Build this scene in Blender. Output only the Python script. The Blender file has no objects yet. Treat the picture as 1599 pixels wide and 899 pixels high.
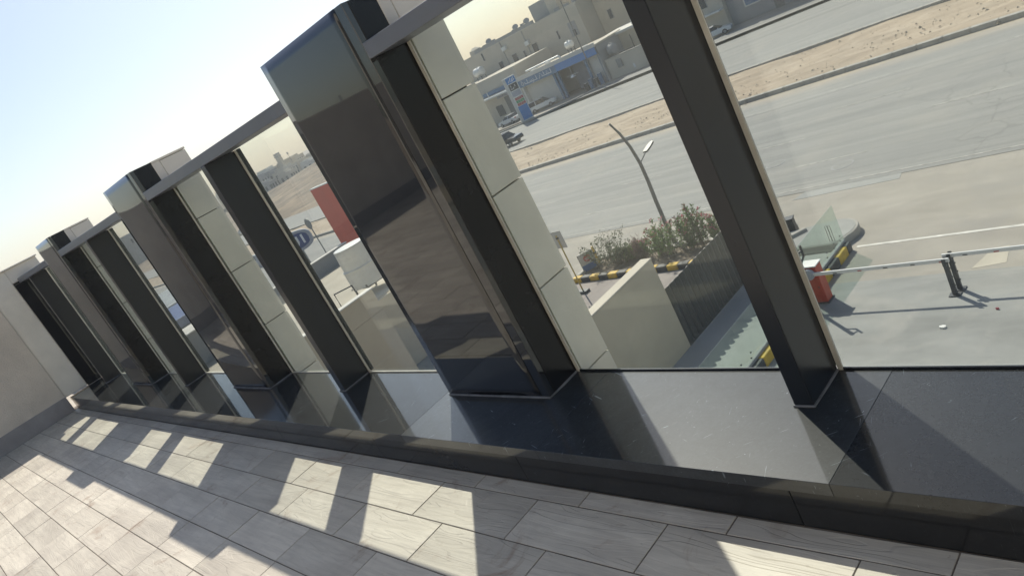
import bpy, bmesh, math, random
from mathutils import Vector, Matrix
R = math.radians
random.seed(7)
scn = bpy.context.scene
COL = scn.collection

# ------------------------------------------------------------------ camera, sky, sun, exposure
def cam_axes(yaw, pitch, roll):
    y, p, r = R(yaw), R(pitch), R(roll)
    fw = Vector((-math.sin(y)*math.cos(p), math.cos(y)*math.cos(p), math.sin(p)))
    rt = Vector((math.cos(y), math.sin(y), 0)); up = rt.cross(fw)
    c, s = math.cos(r), math.sin(r)
    return c*rt - s*up, s*rt + c*up, fw
cam = bpy.data.cameras.new('camera'); camo = bpy.data.objects.new('camera', cam); COL.objects.link(camo)
rt, up, fw = cam_axes(52.536, -16.260, 27.867)
M = Matrix((rt, up, -fw)).transposed().to_4x4(); M.translation = Vector((3.0272, -1.8714, 1.5))
camo.matrix_world = M
cam.sensor_width = 36.0; cam.lens = 36*1180.65/1599.0; cam.clip_start = 0.05; cam.clip_end = 6000
scn.camera = camo

SUN_V = Vector((-0.713, 0.606, 1.0)).normalized()          # towards the sun
SUN_EL = math.asin(SUN_V.z); SUN_AZ = math.atan2(SUN_V.x, SUN_V.y)
w = bpy.data.worlds.new('World'); scn.world = w; w.use_nodes = True
nt = w.node_tree; nt.nodes.clear()
sky = nt.nodes.new('ShaderNodeTexSky'); sky.sky_type = 'NISHITA'; sky.sun_disc = False
sky.sun_elevation = SUN_EL; sky.sun_rotation = SUN_AZ
sky.altitude = 600; sky.air_density = 1.0; sky.dust_density = 2.0; sky.ozone_density = 0.8
bg = nt.nodes.new('ShaderNodeBackground'); bg.inputs['Strength'].default_value = 0.071
wo = nt.nodes.new('ShaderNodeOutputWorld')
nt.links.new(sky.outputs[0], bg.inputs['Color']); nt.links.new(bg.outputs[0], wo.inputs['Surface'])
sl = bpy.data.lights.new('sun', 'SUN'); sl.energy = 2.95; sl.angle = R(0.53); sl.color = (1.0, 0.93, 0.82)
so = bpy.data.objects.new('sun', sl); COL.objects.link(so)
so.rotation_euler = (-SUN_V).to_track_quat('-Z', 'Y').to_euler(); so.location = (0, 0, 30)
scn.view_settings.view_transform = 'Standard'; scn.view_settings.look = 'None'
scn.view_settings.exposure = 0.93; scn.view_settings.gamma = 1.0; scn.view_settings.use_curve_mapping = False
scn.render.engine = 'CYCLES'
scn.cycles.max_bounces = 12; scn.cycles.transparent_max_bounces = 24; scn.cycles.glossy_bounces = 6

# ------------------------------------------------------------------ materials
MATS = {}
def newmat(name):
    m = bpy.data.materials.new(name); m.use_nodes = True; m.node_tree.nodes.clear(); MATS[name] = m
    return m, m.node_tree.nodes, m.node_tree.links
def ramp(N, L, fac, stops):
    r = N.new('ShaderNodeValToRGB'); e = r.color_ramp.elements
    while len(e) < len(stops): e.new(0.5)
    for i, (p, c) in enumerate(stops):
        e[i].position = p; e[i].color = (c if len(c) == 4 else (*c, 1)) if not isinstance(c, float) else (c, c, c, 1)
    L.new(fac, r.inputs[0]); return r.outputs[0]
def noise(N, L, vec, scale, detail=4, rough=0.55, dist=0.0, stretch=None, rot=None):
    if stretch or rot:
        if rot:
            mp = N.new('ShaderNodeMapping'); L.new(vec, mp.inputs['Vector']); mp.inputs['Rotation'].default_value = rot; vec = mp.outputs[0]
        if stretch:
            mp = N.new('ShaderNodeMapping'); L.new(vec, mp.inputs['Vector']); mp.inputs['Scale'].default_value = stretch; vec = mp.outputs[0]
    n = N.new('ShaderNodeTexNoise'); n.inputs['Scale'].default_value = scale; n.inputs['Detail'].default_value = detail
    n.inputs['Roughness'].default_value = rough; n.inputs['Distortion'].default_value = dist
    L.new(vec, n.inputs['Vector']); return n.outputs['Fac']
def mixc(N, L, fac, a, b, mode='MIX'):
    m = N.new('ShaderNodeMix'); m.data_type = 'RGBA'; m.blend_type = mode
    for s, v in ((m.inputs['Factor'], fac), (m.inputs['A'], a), (m.inputs['B'], b)):
        if hasattr(v, 'is_linked'): L.new(v, s)
        elif isinstance(v, (int, float)): s.default_value = v
        else: s.default_value = (*v, 1)
    return m.outputs['Result']
def math_(N, L, op, a, b=None, clamp=False):
    m = N.new('ShaderNodeMath'); m.operation = op; m.use_clamp = clamp
    for s, v in ((m.inputs[0], a), (m.inputs[1], b)):
        if v is None: continue
        if hasattr(v, 'is_linked'): L.new(v, s)
        else: s.default_value = v
    return m.outputs[0]
def std(name, col, rough=0.6, var=0.12, scale=3.0, bump=0.0, bscale=40.0, metal=0.0, ior=1.5, col2=None, stain=None, stainscale=1.0, coat=0.0, stretch=None, vary=0.0, trans=0.0, spec=0.5):
    m, N, L = newmat(name)
    tc = N.new('ShaderNodeTexCoord'); vec = tc.outputs['Object']
    b = N.new('ShaderNodeBsdfPrincipled'); o = N.new('ShaderNodeOutputMaterial'); L.new(b.outputs[0], o.inputs['Surface'])
    n1 = noise(N, L, vec, scale, 6, 0.6, 0.3, stretch)
    c2 = col2 or tuple(max(0, c*(1-2*var)) for c in col)
    c1 = col if col2 else tuple(c*(1+var) for c in col)
    f = ramp(N, L, n1, [(0.3, 0.0), (0.7, 1.0)])
    c = mixc(N, L, f, c2, c1)
    if stain:
        n2 = noise(N, L, vec, stainscale, 5, 0.65, 0.6)
        c = mixc(N, L, ramp(N, L, n2, [(0.5, 0.0), (0.72, 0.8)]), c, stain)
    if vary:
        g = N.new('ShaderNodeNewGeometry'); oi = N.new('ShaderNodeObjectInfo')
        rnd = math_(N, L, 'FRACT', math_(N, L, 'ADD', g.outputs['Random Per Island'], oi.outputs['Random']))
        mr = N.new('ShaderNodeMapRange'); L.new(rnd, mr.inputs[0]); mr.inputs[3].default_value = 1-vary; mr.inputs[4].default_value = 1+vary
        hs = N.new('ShaderNodeHueSaturation'); L.new(mr.outputs[0], hs.inputs['Value']); L.new(c, hs.inputs['Color']); c = hs.outputs[0]
    L.new(c, b.inputs['Base Color'])
    rr = N.new('ShaderNodeMapRange'); L.new(noise(N, L, vec, scale*2.3, 4), rr.inputs[0])
    rr.inputs[3].default_value = max(0.02, rough*0.85); rr.inputs[4].default_value = min(1, rough*1.15); L.new(rr.outputs[0], b.inputs['Roughness'])
    b.inputs['Metallic'].default_value = metal; b.inputs['IOR'].default_value = ior
    b.inputs['Specular IOR Level'].default_value = spec
    b.inputs['Coat Weight'].default_value = coat
    if bump:
        bn = N.new('ShaderNodeBump'); bn.inputs['Strength'].default_value = bump; bn.inputs['Distance'].default_value = 0.02
        L.new(noise(N, L, vec, bscale, 6, 0.7), bn.inputs['Height']); L.new(bn.outputs[0], b.inputs['Normal'])
    return m

def tile_mat():
    m, N, L = newmat('wood_tile')
    tc = N.new('ShaderNodeTexCoord'); g = N.new('ShaderNodeNewGeometry'); oi = N.new('ShaderNodeObjectInfo')
    rnd = math_(N, L, 'FRACT', math_(N, L, 'ADD', g.outputs['Random Per Island'], oi.outputs['Random']))
    cx = N.new('ShaderNodeCombineXYZ'); L.new(math_(N, L, 'MULTIPLY', rnd, 31.0), cx.inputs[0]); L.new(math_(N, L, 'MULTIPLY', rnd, 17.0), cx.inputs[1]); L.new(math_(N, L, 'MULTIPLY', rnd, 53.0), cx.inputs[2])
    va = N.new('ShaderNodeVectorMath'); va.operation = 'ADD'; L.new(tc.outputs['Object'], va.inputs[0]); L.new(cx.outputs[0], va.inputs[1]); vec = va.outputs[0]
    b = N.new('ShaderNodeBsdfPrincipled'); o = N.new('ShaderNodeOutputMaterial'); L.new(b.outputs[0], o.inputs['Surface'])
    # cathedral grain: rings of a strongly stretched noise
    base = noise(N, L, vec, 1.0, 2, 0.5, 0.4, (1.1, 8.5, 1.0))
    rings = math_(N, L, 'FRACT', math_(N, L, 'MULTIPLY', base, 17.0))
    fine = noise(N, L, vec, 60.0, 4, 0.6, 0.2, (0.06, 1.0, 1.0))
    c = mixc(N, L, ramp(N, L, base, [(0.3, 0.0), (0.7, 1.0)]), (0.48, 0.44, 0.365), (0.62, 0.575, 0.48))
    c = mixc(N, L, ramp(N, L, rings, [(0.0, 0.14), (0.2, 0.0), (1.0, 0.0)]), c, (0.33, 0.295, 0.25))
    c = mixc(N, L, ramp(N, L, fine, [(0.35, 0.4), (0.6, 0.0)]), c, (0.36, 0.33, 0.275))
    # soft dirt and rusty footprints in world space
    dirt = noise(N, L, g.outputs['Position'], 1.7, 6, 0.65, 0.6)
    c = mixc(N, L, ramp(N, L, dirt, [(0.47, 0.0), (0.72, 0.5)]), c, (0.31, 0.275, 0.235))
    rust = noise(N, L, g.outputs['Position'], 4.2, 7, 0.72, 0.9)
    c = mixc(N, L, ramp(N, L, rust, [(0.58, 0.0), (0.69, 0.6)]), c, (0.27, 0.185, 0.125))
    spk = noise(N, L, g.outputs['Position'], 34.0, 3, 0.6, 0.3)
    c = mixc(N, L, ramp(N, L, spk, [(0.69, 0.0), (0.74, 0.5)]), c, (0.25, 0.20, 0.16))
    hs = N.new('ShaderNodeHueSaturation'); mr = N.new('ShaderNodeMapRange'); L.new(rnd, mr.inputs[0]); mr.inputs[3].default_value = 0.86; mr.inputs[4].default_value = 1.09
    L.new(mr.outputs[0], hs.inputs['Value']); L.new(c, hs.inputs['Color']); L.new(hs.outputs[0], b.inputs['Base Color'])
    b.inputs['Roughness'].default_value = 0.52
    bn = N.new('ShaderNodeBump'); bn.inputs['Strength'].default_value = 0.35; bn.inputs['Distance'].default_value = 0.004
    L.new(math_(N, L, 'ADD', fine, ramp(N, L, rings, [(0.0, 0.0), (0.15, 1.0)])), bn.inputs['Height']); L.new(bn.outputs[0], b.inputs['Normal'])
    return m
def granite_mat(name, dust, rough, wav=0.0, scratch=0.0, ior=1.58, base=0.08):
    m, N, L = newmat(name)
    g = N.new('ShaderNodeNewGeometry'); pos = g.outputs['Position']
    b = N.new('ShaderNodeBsdfPrincipled'); o = N.new('ShaderNodeOutputMaterial'); L.new(b.outputs[0], o.inputs['Surface'])
    fl = noise(N, L, pos, 260.0, 2, 0.5)
    c = mixc(N, L, ramp(N, L, fl, [(0.60, 0.0), (0.72, 1.0)]), (0.006, 0.0065, 0.008), (0.014, 0.015, 0.018))
    d1 = noise(N, L, pos, 3.2, 6, 0.7, 0.8); d2 = noise(N, L, pos, 90.0, 3, 0.7)
    dm = math_(N, L, 'MULTIPLY', ramp(N, L, d1, [(0.28, 0.25), (0.72, 1.0)]), ramp(N, L, d2, [(0.3, 0.5), (0.75, 1.0)]))
    dm = math_(N, L, 'MULTIPLY', dm, dust)
    if scratch:
        acc = None
        for k, (rz, sc, th) in enumerate(((0.35, 6.0, 0.715), (-0.7, 11.0, 0.725), (1.25, 19.0, 0.715), (2.2, 15.0, 0.72))):
            s = noise(N, L, pos, sc, 2, 0.4, 0.5, (1.0, 15.0, 1.0), (0, 0, rz))
            s2 = noise(N, L, pos, 3.1 + 1.7*k, 4, 0.6)
            t = math_(N, L, 'MULTIPLY', ramp(N, L, s, [(th, 0.0), (th+0.035, 1.0)]), ramp(N, L, s2, [(0.52, 0.0), (0.60, 1.0)]))
            acc = t if acc is None else math_(N, L, 'MAXIMUM', acc, t)
        chips = noise(N, L, pos, 70.0, 3, 0.5, 1.5)
        acc = math_(N, L, 'MAXIMUM', acc, ramp(N, L, chips, [(0.715, 0.0), (0.76, 1.0)]))
        dm = math_(N, L, 'ADD', dm, math_(N, L, 'MULTIPLY', acc, scratch), True)
    c = mixc(N, L, dm, c, (0.34, 0.40, 0.45))
    L.new(c, b.inputs['Base Color'])
    rr = N.new('ShaderNodeMapRange'); L.new(d1, rr.inputs[0]); rr.inputs[3].default_value = rough*0.7; rr.inputs[4].default_value = rough*1.5; L.new(rr.outputs[0], b.inputs['Coat Roughness'])
    b.inputs['IOR'].default_value = 1.5; b.inputs['Roughness'].default_value = 0.42 if base > 0.1 else 0.5; b.inputs['Specular IOR Level'].default_value = base
    b.inputs['Coat Weight'].default_value = 1.0; b.inputs['Coat IOR'].default_value = ior
    if wav:
        bn = N.new('ShaderNodeBump'); bn.inputs['Strength'].default_value = wav; bn.inputs['Distance'].default_value = 0.02
        L.new(noise(N, L, pos, 3.0, 2, 0.4), bn.inputs['Height']); L.new(bn.outputs[0], b.inputs['Normal'])
    return m
def glass_mat(name, tint, refl=1.0, dirt=0.03):
    m, N, L = newmat(name)
    o = N.new('ShaderNodeOutputMaterial'); tr = N.new('ShaderNodeBsdfTransparent'); gl = N.new('ShaderNodeBsdfGlossy'); df = N.new('ShaderNodeBsdfDiffuse')
    tr.inputs[0].default_value = (*tint, 1); gl.inputs['Roughness'].default_value = 0.0; gl.inputs[0].default_value = (0.95, 1, 0.98, 1)
    df.inputs[0].default_value = (0.55, 0.56, 0.52, 1)
    g = N.new('ShaderNodeNewGeometry')
    dt = N.new('ShaderNodeVectorMath'); dt.operation = 'DOT_PRODUCT'; L.new(g.outputs['Incoming'], dt.inputs[0]); L.new(g.outputs['Normal'], dt.inputs[1])
    inv = math_(N, L, 'SUBTRACT', 1.0, math_(N, L, 'ABSOLUTE', dt.outputs['Value']), True)
    sch = math_(N, L, 'ADD', math_(N, L, 'MULTIPLY', math_(N, L, 'POWER', inv, 5.0), 0.96), 0.04)   # Schlick, same on both faces
    dn = noise(N, L, g.outputs['Position'], 2.2, 6, 0.7, 1.0)
    mx0 = N.new('ShaderNodeMixShader'); L.new(math_(N, L, 'MULTIPLY', ramp(N, L, dn, [(0.35, 0.3), (0.75, 1.0)]), dirt), mx0.inputs[0]); L.new(tr.outputs[0], mx0.inputs[1]); L.new(df.outputs[0], mx0.inputs[2])
    mx = N.new('ShaderNodeMixShader'); L.new(math_(N, L, 'MULTIPLY', sch, refl), mx.inputs[0]); L.new(mx0.outputs[0], mx.inputs[1]); L.new(gl.outputs[0], mx.inputs[2])
    L.new(mx.outputs[0], o.inputs['Surface']); return m
def road_mat():
    m, N, L = newmat('asphalt')
    tc = N.new('ShaderNodeTexCoord'); v = tc.outputs['Object']
    b = N.new('ShaderNodeBsdfPrincipled'); o = N.new('ShaderNodeOutputMaterial'); L.new(b.outputs[0], o.inputs['Surface'])
    st = noise(N, L, v, 1.0, 5, 0.6, 0.5, (0.035, 1.3, 1.0))
    ag = noise(N, L, v, 55.0, 3, 0.7)
    c = mixc(N, L, ramp(N, L, st, [(0.3, 0.0), (0.72, 1.0)]), (0.205, 0.208, 0.203), (0.31, 0.308, 0.29))
    bl = noise(N, L, v, 0.22, 6, 0.6, 0.5)
    c = mixc(N, L, ramp(N, L, bl, [(0.5, 0.0), (0.75, 0.6)]), c, (0.33, 0.312, 0.275))
    c = mixc(N, L, ramp(N, L, ag, [(0.3, 0.35), (0.7, 0.0)]), c, (0.16, 0.16, 0.158))
    cr = noise(N, L, v, 0.8, 8, 0.72, 1.0, (0.25, 1.0, 1.0))
    c = mixc(N, L, ramp(N, L, cr, [(0.492, 0.0), (0.5, 0.4), (0.508, 0.0)]), c, (0.15, 0.147, 0.142))
    ty = noise(N, L, v, 1.0, 3, 0.5, 0.3, (0.02, 2.2, 1.0))
    c = mixc(N, L, ramp(N, L, ty, [(0.56, 0.0), (0.66, 0.45)]), c, (0.15, 0.152, 0.15))
    sx = N.new('ShaderNodeSeparateXYZ'); L.new(v, sx.inputs[0])
    dr = N.new('ShaderNodeMapRange'); L.new(sx.outputs[1], dr.inputs[0]); dr.inputs[1].default_value = 36.9; dr.inputs[2].default_value = 38.7
    dd = math_(N, L, 'MULTIPLY', dr.outputs[0], ramp(N, L, noise(N, L, v, 1.4, 5, 0.6, 0.5, (0.25, 1, 1)), [(0.3, 0.3), (0.6, 1.0)]))
    dn_ = N.new('ShaderNodeMapRange'); L.new(sx.outputs[1], dn_.inputs[0]); dn_.inputs[1].default_value = 38.75; dn_.inputs[2].default_value = 38.76; dn_.inputs[3].default_value = 1.0; dn_.inputs[4].default_value = 0.0
    c = mixc(N, L, math_(N, L, 'MULTIPLY', dd, dn_.outputs[0]), c, (0.43, 0.36, 0.27))
    cr2 = N.new('ShaderNodeTexVoronoi'); cr2.feature = 'DISTANCE_TO_EDGE'; cr2.inputs['Scale'].default_value = 0.28
    wv = N.new('ShaderNodeVectorMath'); wv.operation = 'ADD'; L.new(v, wv.inputs[0]); nz = N.new('ShaderNodeTexNoise'); nz.inputs['Scale'].default_value = 0.9; nz.inputs['Detail'].default_value = 6; L.new(v, nz.inputs['Vector']); L.new(nz.outputs['Color'], wv.inputs[1]); L.new(wv.outputs[0], cr2.inputs['Vector'])
    msk = ramp(N, L, noise(N, L, v, 0.12, 3, 0.5), [(0.52, 0.0), (0.6, 0.5)])
    c = mixc(N, L, math_(N, L, 'MULTIPLY', ramp(N, L, cr2.outputs['Distance'], [(0.0, 1.0), (0.012, 0.0)]), msk), c, (0.13, 0.13, 0.128))
    L.new(c, b.inputs['Base Color']); b.inputs['Roughness'].default_value = 0.85
    bn = N.new('ShaderNodeBump'); bn.inputs['Strength'].default_value = 0.25; bn.inputs['Distance'].default_value = 0.01; L.new(ag, bn.inputs['Height']); L.new(bn.outputs[0], b.inputs['Normal'])
    return m

tile_mat(); road_mat()
granite_mat('granite', 0.010, 0.03, 0.14, ior=1.78)
granite_mat('granite_ledge', 0.05, 0.06, 0.02, 0.3, 1.6)
granite_mat('granite_dusty', 0.12, 0.06, 0.02, 0.5, 1.58, 0.16)
granite_mat('granite_plinth', 0.025, 0.09, 0.03, 0.05, 1.42)
glass_mat('glass', (0.935, 0.958, 0.935), 0.8, 0.04)
glass_mat('glass_fence', (0.86, 0.93, 0.90), 1.0, 0.10)
std('grout', (0.17, 0.145, 0.12), 0.9, 0.35, 4, 0.3, 60)
std('black_alu', (0.013, 0.016, 0.021), 0.25, 0.04, 0.6, ior=1.5)
std('granite_side', (0.010, 0.011, 0.013), 0.22, 0.2, 6, spec=0.35)
std('rail_metal', (0.11, 0.118, 0.14), 0.35, 0.1, 2.0, 0.03, 30, stain=(0.12, 0.12, 0.12), stainscale=2.5)
std('bead', (0.56, 0.54, 0.47), 0.6, 0.12, 8)
std('stone', (0.76, 0.71, 0.615), 0.75, 0.07, 2.2, 0.12, 25, stain=(0.66, 0.61, 0.53), stainscale=1.3, vary=0.05)
std('joint', (0.10, 0.095, 0.085), 0.9, 0.1, 5)
std('plaster', (0.68, 0.605, 0.51), 0.85, 0.07, 2.5, 0.5, 55, stain=(0.57, 0.505, 0.425), stainscale=1.6)
std('skirting', (0.30, 0.285, 0.28), 0.5, 0.1, 4, 0.05, 40)
std('sealant', (0.15, 0.155, 0.165), 0.6, 0.25, 12, 0.3, 50)
std('concrete', (0.275, 0.28, 0.27), 0.85, 0.14, 0.8, 0.15, 30, stain=(0.34, 0.33, 0.305), stainscale=0.5, stretch=(0.35, 1.0, 1.0))
std('dusty_paving', (0.33, 0.305, 0.265), 0.9, 0.10, 0.9, 0.2, 30, stain=(0.275, 0.262, 0.24), stainscale=0.6, stretch=(0.4, 1.0, 1.0))
std('pink_paving', (0.30, 0.265, 0.245), 0.9, 0.08, 1.2, 0.1, 20)
std('sand', (0.37, 0.295, 0.215), 0.95, 0.12, 0.7, 0.8, 9, stain=(0.46, 0.38, 0.29), stainscale=0.35, stretch=(0.4, 1.0, 1.0))
std('dirt_hill', (0.20, 0.145, 0.095), 0.95, 0.3, 0.22, 1.0, 0.9, stain=(0.40, 0.31, 0.21), stainscale=0.13)
std('ground', (0.33, 0.27, 0.20), 0.95, 0.12, 0.05, 0.2, 2)
std('rubble', (0.44, 0.37, 0.28), 0.95, 0.2, 3, vary=0.25)
std('kerb', (0.36, 0.345, 0.31), 0.85, 0.12, 2.0, 0.2, 20, vary=0.06)
std('white_paint', (0.62, 0.60, 0.55), 0.7, 0.15, 3.0)
std('worn_paint', (0.36, 0.35, 0.32), 0.8, 0.25, 4.0)
std('yellow_paint', (0.66, 0.42, 0.04), 0.65, 0.15, 4.0, stain=(0.35, 0.27, 0.12), stainscale=3)
std('black_paint', (0.035, 0.038, 0.045), 0.6, 0.2, 4.0, stain=(0.10, 0.10, 0.095), stainscale=3)
std('red_paint', (0.46, 0.045, 0.025), 0.4, 0.08, 3.0, stain=(0.40, 0.08, 0.05), stainscale=4)
std('red_sign', (0.58, 0.085, 0.045), 0.45, 0.06, 1.0)
std('dark_steel', (0.045, 0.05, 0.058), 0.45, 0.15, 5)
std('grey_steel', (0.24, 0.25, 0.255), 0.4, 0.1, 4, metal=0.3)
std('fence_dark', (0.055, 0.058, 0.058), 0.4, 0.15, 3)
std('white_metal', (0.72, 0.72, 0.69), 0.4, 0.06, 2.0)
std('boom_white', (0.68, 0.68, 0.66), 0.4, 0.06, 4.0)
std('tank', (0.66, 0.63, 0.56), 0.45, 0.06, 2.0, stain=(0.5, 0.46, 0.4), stainscale=2)
std('wall_beige', (0.56, 0.485, 0.365), 0.85, 0.05, 0.6, 0.1, 15, stain=(0.49, 0.425, 0.32), stainscale=0.5)
std('wall_cream', (0.53, 0.48, 0.395), 0.85, 0.05, 0.4, stain=(0.46, 0.41, 0.335), stainscale=0.3)
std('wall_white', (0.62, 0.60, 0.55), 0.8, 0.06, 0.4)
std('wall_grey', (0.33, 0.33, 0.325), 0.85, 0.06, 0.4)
std('grey_shade', (0.30, 0.30, 0.30), 0.85, 0.08, 0.5)  # mid grey; also stands in for shade on walls turned from the sun
std('roof_slab', (0.43, 0.39, 0.32), 0.9, 0.08, 0.5, stain=(0.5, 0.46, 0.38), stainscale=0.4)
std('window_dark', (0.045, 0.055, 0.065), 0.12, 0.1, 1)
std('shutter', (0.16, 0.155, 0.15), 0.5, 0.1, 2, stretch=(1, 1, 14))
std('blue_sign', (0.018, 0.115, 0.36), 0.4, 0.05, 1)
std('blue_bright', (0.03, 0.20, 0.52), 0.4, 0.05, 1)
std('blue_muted', (0.10, 0.20, 0.33), 0.5, 0.08, 1)
std('navy_sign', (0.012, 0.045, 0.20), 0.35, 0.05, 2)
std('sign_frame', (0.36, 0.38, 0.44), 0.4, 0.08, 2)
std('sign_letter', (0.75, 0.76, 0.78), 0.4, 0.04, 2)
std('led_dark', (0.03, 0.035, 0.04), 0.3, 0.1, 2)
std('led_red', (0.40, 0.05, 0.05), 0.4, 0.05, 2)
std('led_green', (0.05, 0.30, 0.12), 0.4, 0.05, 2)
std('galv', (0.60, 0.62, 0.62), 0.45, 0.08, 1.0, metal=0.2)
std('car_white', (0.68, 0.69, 0.69), 0.25, 0.03, 2, coat=0.6)
std('car_silver', (0.42, 0.44, 0.46), 0.25, 0.04, 2, coat=0.6, metal=0.4)
std('car_black', (0.02, 0.022, 0.025), 0.25, 0.1, 2, coat=0.6)
std('car_glass', (0.012, 0.015, 0.018), 0.06, 0.1, 2)
std('tyre', (0.02, 0.02, 0.02), 0.8, 0.2, 6)
std('lamp_red', (0.35, 0.02, 0.015), 0.2, 0.05, 2)
std('lamp_clear', (0.7, 0.7, 0.68), 0.1, 0.05, 2)
std('number_plate', (0.7, 0.7, 0.66), 0.4, 0.03, 2)
std('lamp_pole', (0.20, 0.19, 0.175), 0.45, 0.1, 2, metal=0.2)
std('leaf_oleander', (0.14, 0.215, 0.075), 0.5, 0.25, 3, vary=0.3)
std('leaf_dark', (0.13, 0.155, 0.09), 0.55, 0.25, 3, vary=0.3)
std('leaf_light', (0.17, 0.24, 0.075), 0.5, 0.2, 3, vary=0.3)
std('leaf_purple', (0.19, 0.13, 0.125), 0.6, 0.25, 3, vary=0.3)
std('flower', (0.48, 0.13, 0.17), 0.5, 0.2, 4, vary=0.3)
std('twig', (0.14, 0.105, 0.07), 0.8, 0.2, 6)
std('soil', (0.17, 0.135, 0.10), 0.95, 0.2, 3, 0.5, 20)
std('sign_red', (0.45, 0.03, 0.03), 0.4, 0.05, 2)
std('sign_pale', (0.55, 0.53, 0.48), 0.5, 0.06, 2)
std('yellow_pole', (0.50, 0.36, 0.10), 0.5, 0.1, 4)

for nm in ('leaf_oleander', 'leaf_dark', 'leaf_light', 'leaf_purple', 'flower'):
    N, L = MATS[nm].node_tree.nodes, MATS[nm].node_tree.links
    b = next(n for n in N if n.type == 'BSDF_PRINCIPLED'); o = next(n for n in N if n.type == 'OUTPUT_MATERIAL')
    tr = N.new('ShaderNodeBsdfTranslucent'); mx = N.new('ShaderNodeMixShader'); mx.inputs[0].default_value = 0.45
    L.new(b.inputs['Base Color'].links[0].from_socket, tr.inputs[0]); L.new(b.outputs[0], mx.inputs[1]); L.new(tr.outputs[0], mx.inputs[2]); L.new(mx.outputs[0], o.inputs['Surface'])

# ------------------------------------------------------------------ mesh builder
class MB:
    def __init__(s): s.v = []; s.f = []; s.smooth = False
    def add(s, vs, fs):
        o = len(s.v); s.v += [tuple(v) for v in vs]; s.f += [tuple(i+o for i in f) for f in fs]; return s
    def box(s, x0, x1, y0, y1, z0, z1):
        return s.add([(x0,y0,z0),(x1,y0,z0),(x1,y1,z0),(x0,y1,z0),(x0,y0,z1),(x1,y0,z1),(x1,y1,z1),(x0,y1,z1)],
                     [(0,3,2,1),(4,5,6,7),(0,1,5,4),(1,2,6,5),(2,3,7,6),(3,0,4,7)])
    def tube(s, pts, rad, n=10, cap=True):
        pts = [Vector(p) for p in pts]; rs = rad if isinstance(rad, (list, tuple)) else [rad]*len(pts); rings = []
        for i, p in enumerate(pts):
            t = (pts[min(i+1, len(pts)-1)] - pts[max(i-1, 0)]).normalized()
            a = Vector((0, 0, 1)) if abs(t.z) < 0.9 else Vector((1, 0, 0))
            u = t.cross(a).normalized(); v = t.cross(u)
            rings.append([p + (u*math.cos(2*math.pi*k/n) + v*math.sin(2*math.pi*k/n))*rs[i] for k in range(n)])
        vs = [q for r in rings for q in r]; fs = []
        for i in range(len(pts)-1):
            for k in range(n): fs.append((i*n+k, i*n+(k+1) % n, (i+1)*n+(k+1) % n, (i+1)*n+k))
        if cap: fs += [tuple(range(n-1, -1, -1)), tuple(range((len(pts)-1)*n, len(pts)*n))]
        return s.add(vs, fs)
    def prism(s, poly, z0, z1):      # poly in xy, extruded in z
        n = len(poly); vs = [(x, y, z0) for x, y in poly] + [(x, y, z1) for x, y in poly]
        return s.add(vs, [tuple(range(n-1, -1, -1)), tuple(range(n, 2*n))] + [(i, (i+1) % n, n+(i+1) % n, n+i) for i in range(n)])
    def extr(s, poly, y0, y1):       # poly in xz, extruded along y
        n = len(poly); vs = [(x, y0, z) for x, z in poly] + [(x, y1, z) for x, z in poly]
        return s.add(vs, [tuple(range(n)), tuple(range(2*n-1, n-1, -1))] + [(i, n+i, n+(i+1) % n, (i+1) % n) for i in range(n)])
    def sheet(s, x0, x1, y0, y1, z, nx=1, ny=1, fn=None):
        vs = []; fs = []
        for j in range(ny+1):
            for i in range(nx+1):
                x = x0+(x1-x0)*i/nx; y = y0+(y1-y0)*j/ny; vs.append((x, y, z + (fn(x, y) if fn else 0)))
        for j in range(ny):
            for i in range(nx): a = j*(nx+1)+i; fs.append((a, a+1, a+nx+2, a+nx+1))
        return s.add(vs, fs)
    def mesh(s, name, bev=0.0, seg=1, fix=True):
        me = bpy.data.meshes.new(name); me.from_pydata(s.v, [], s.f)
        if bev or fix:
            bm = bmesh.new(); bm.from_mesh(me)
            if bev: bmesh.ops.bevel(bm, geom=bm.edges[:], offset=bev, segments=seg, affect='EDGES', profile=0.5)
            if fix: bmesh.ops.recalc_face_normals(bm, faces=bm.faces[:])
            bm.to_mesh(me); bm.free()
        if s.smooth:
            for p in me.polygons: p.use_smooth = True
        me.update(); return me
def link(name, me, m, parent=None, loc=None):
    o = bpy.data.objects.new(name, me); COL.objects.link(o)
    if me and m:
        if not me.materials: me.materials.append(MATS[m])
    if parent: o.parent = parent
    if loc: o.location = loc
    return o
def obj(name, mb, m, parent=None, bev=0.0, seg=1, loc=None, fix=True): return link(name, mb.mesh(name, bev, seg, fix), m, parent, loc)
def tag(o, label, cat, group=None):
    o['label'] = label; o['category'] = cat
    if group: o['group'] = group
    return o
def struct(o): o['kind'] = 'structure'; return o
def thing(name, label, cat, loc=(0, 0, 0), rz=0.0, group=None):
    e = bpy.data.objects.new(name, None); COL.objects.link(e); e.location = loc; e.rotation_euler = (0, 0, rz); e.empty_display_size = 0.2
    return tag(e, label, cat, group)
def copy_tree(o, parent=None):
    c = o.copy(); COL.objects.link(c); c.parent = parent
    for ch in list(o.children): copy_tree(ch, c)
    return c
def B(x0, x1, y0, y1, z0, z1): return MB().box(x0, x1, y0, y1, z0, z1)

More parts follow.
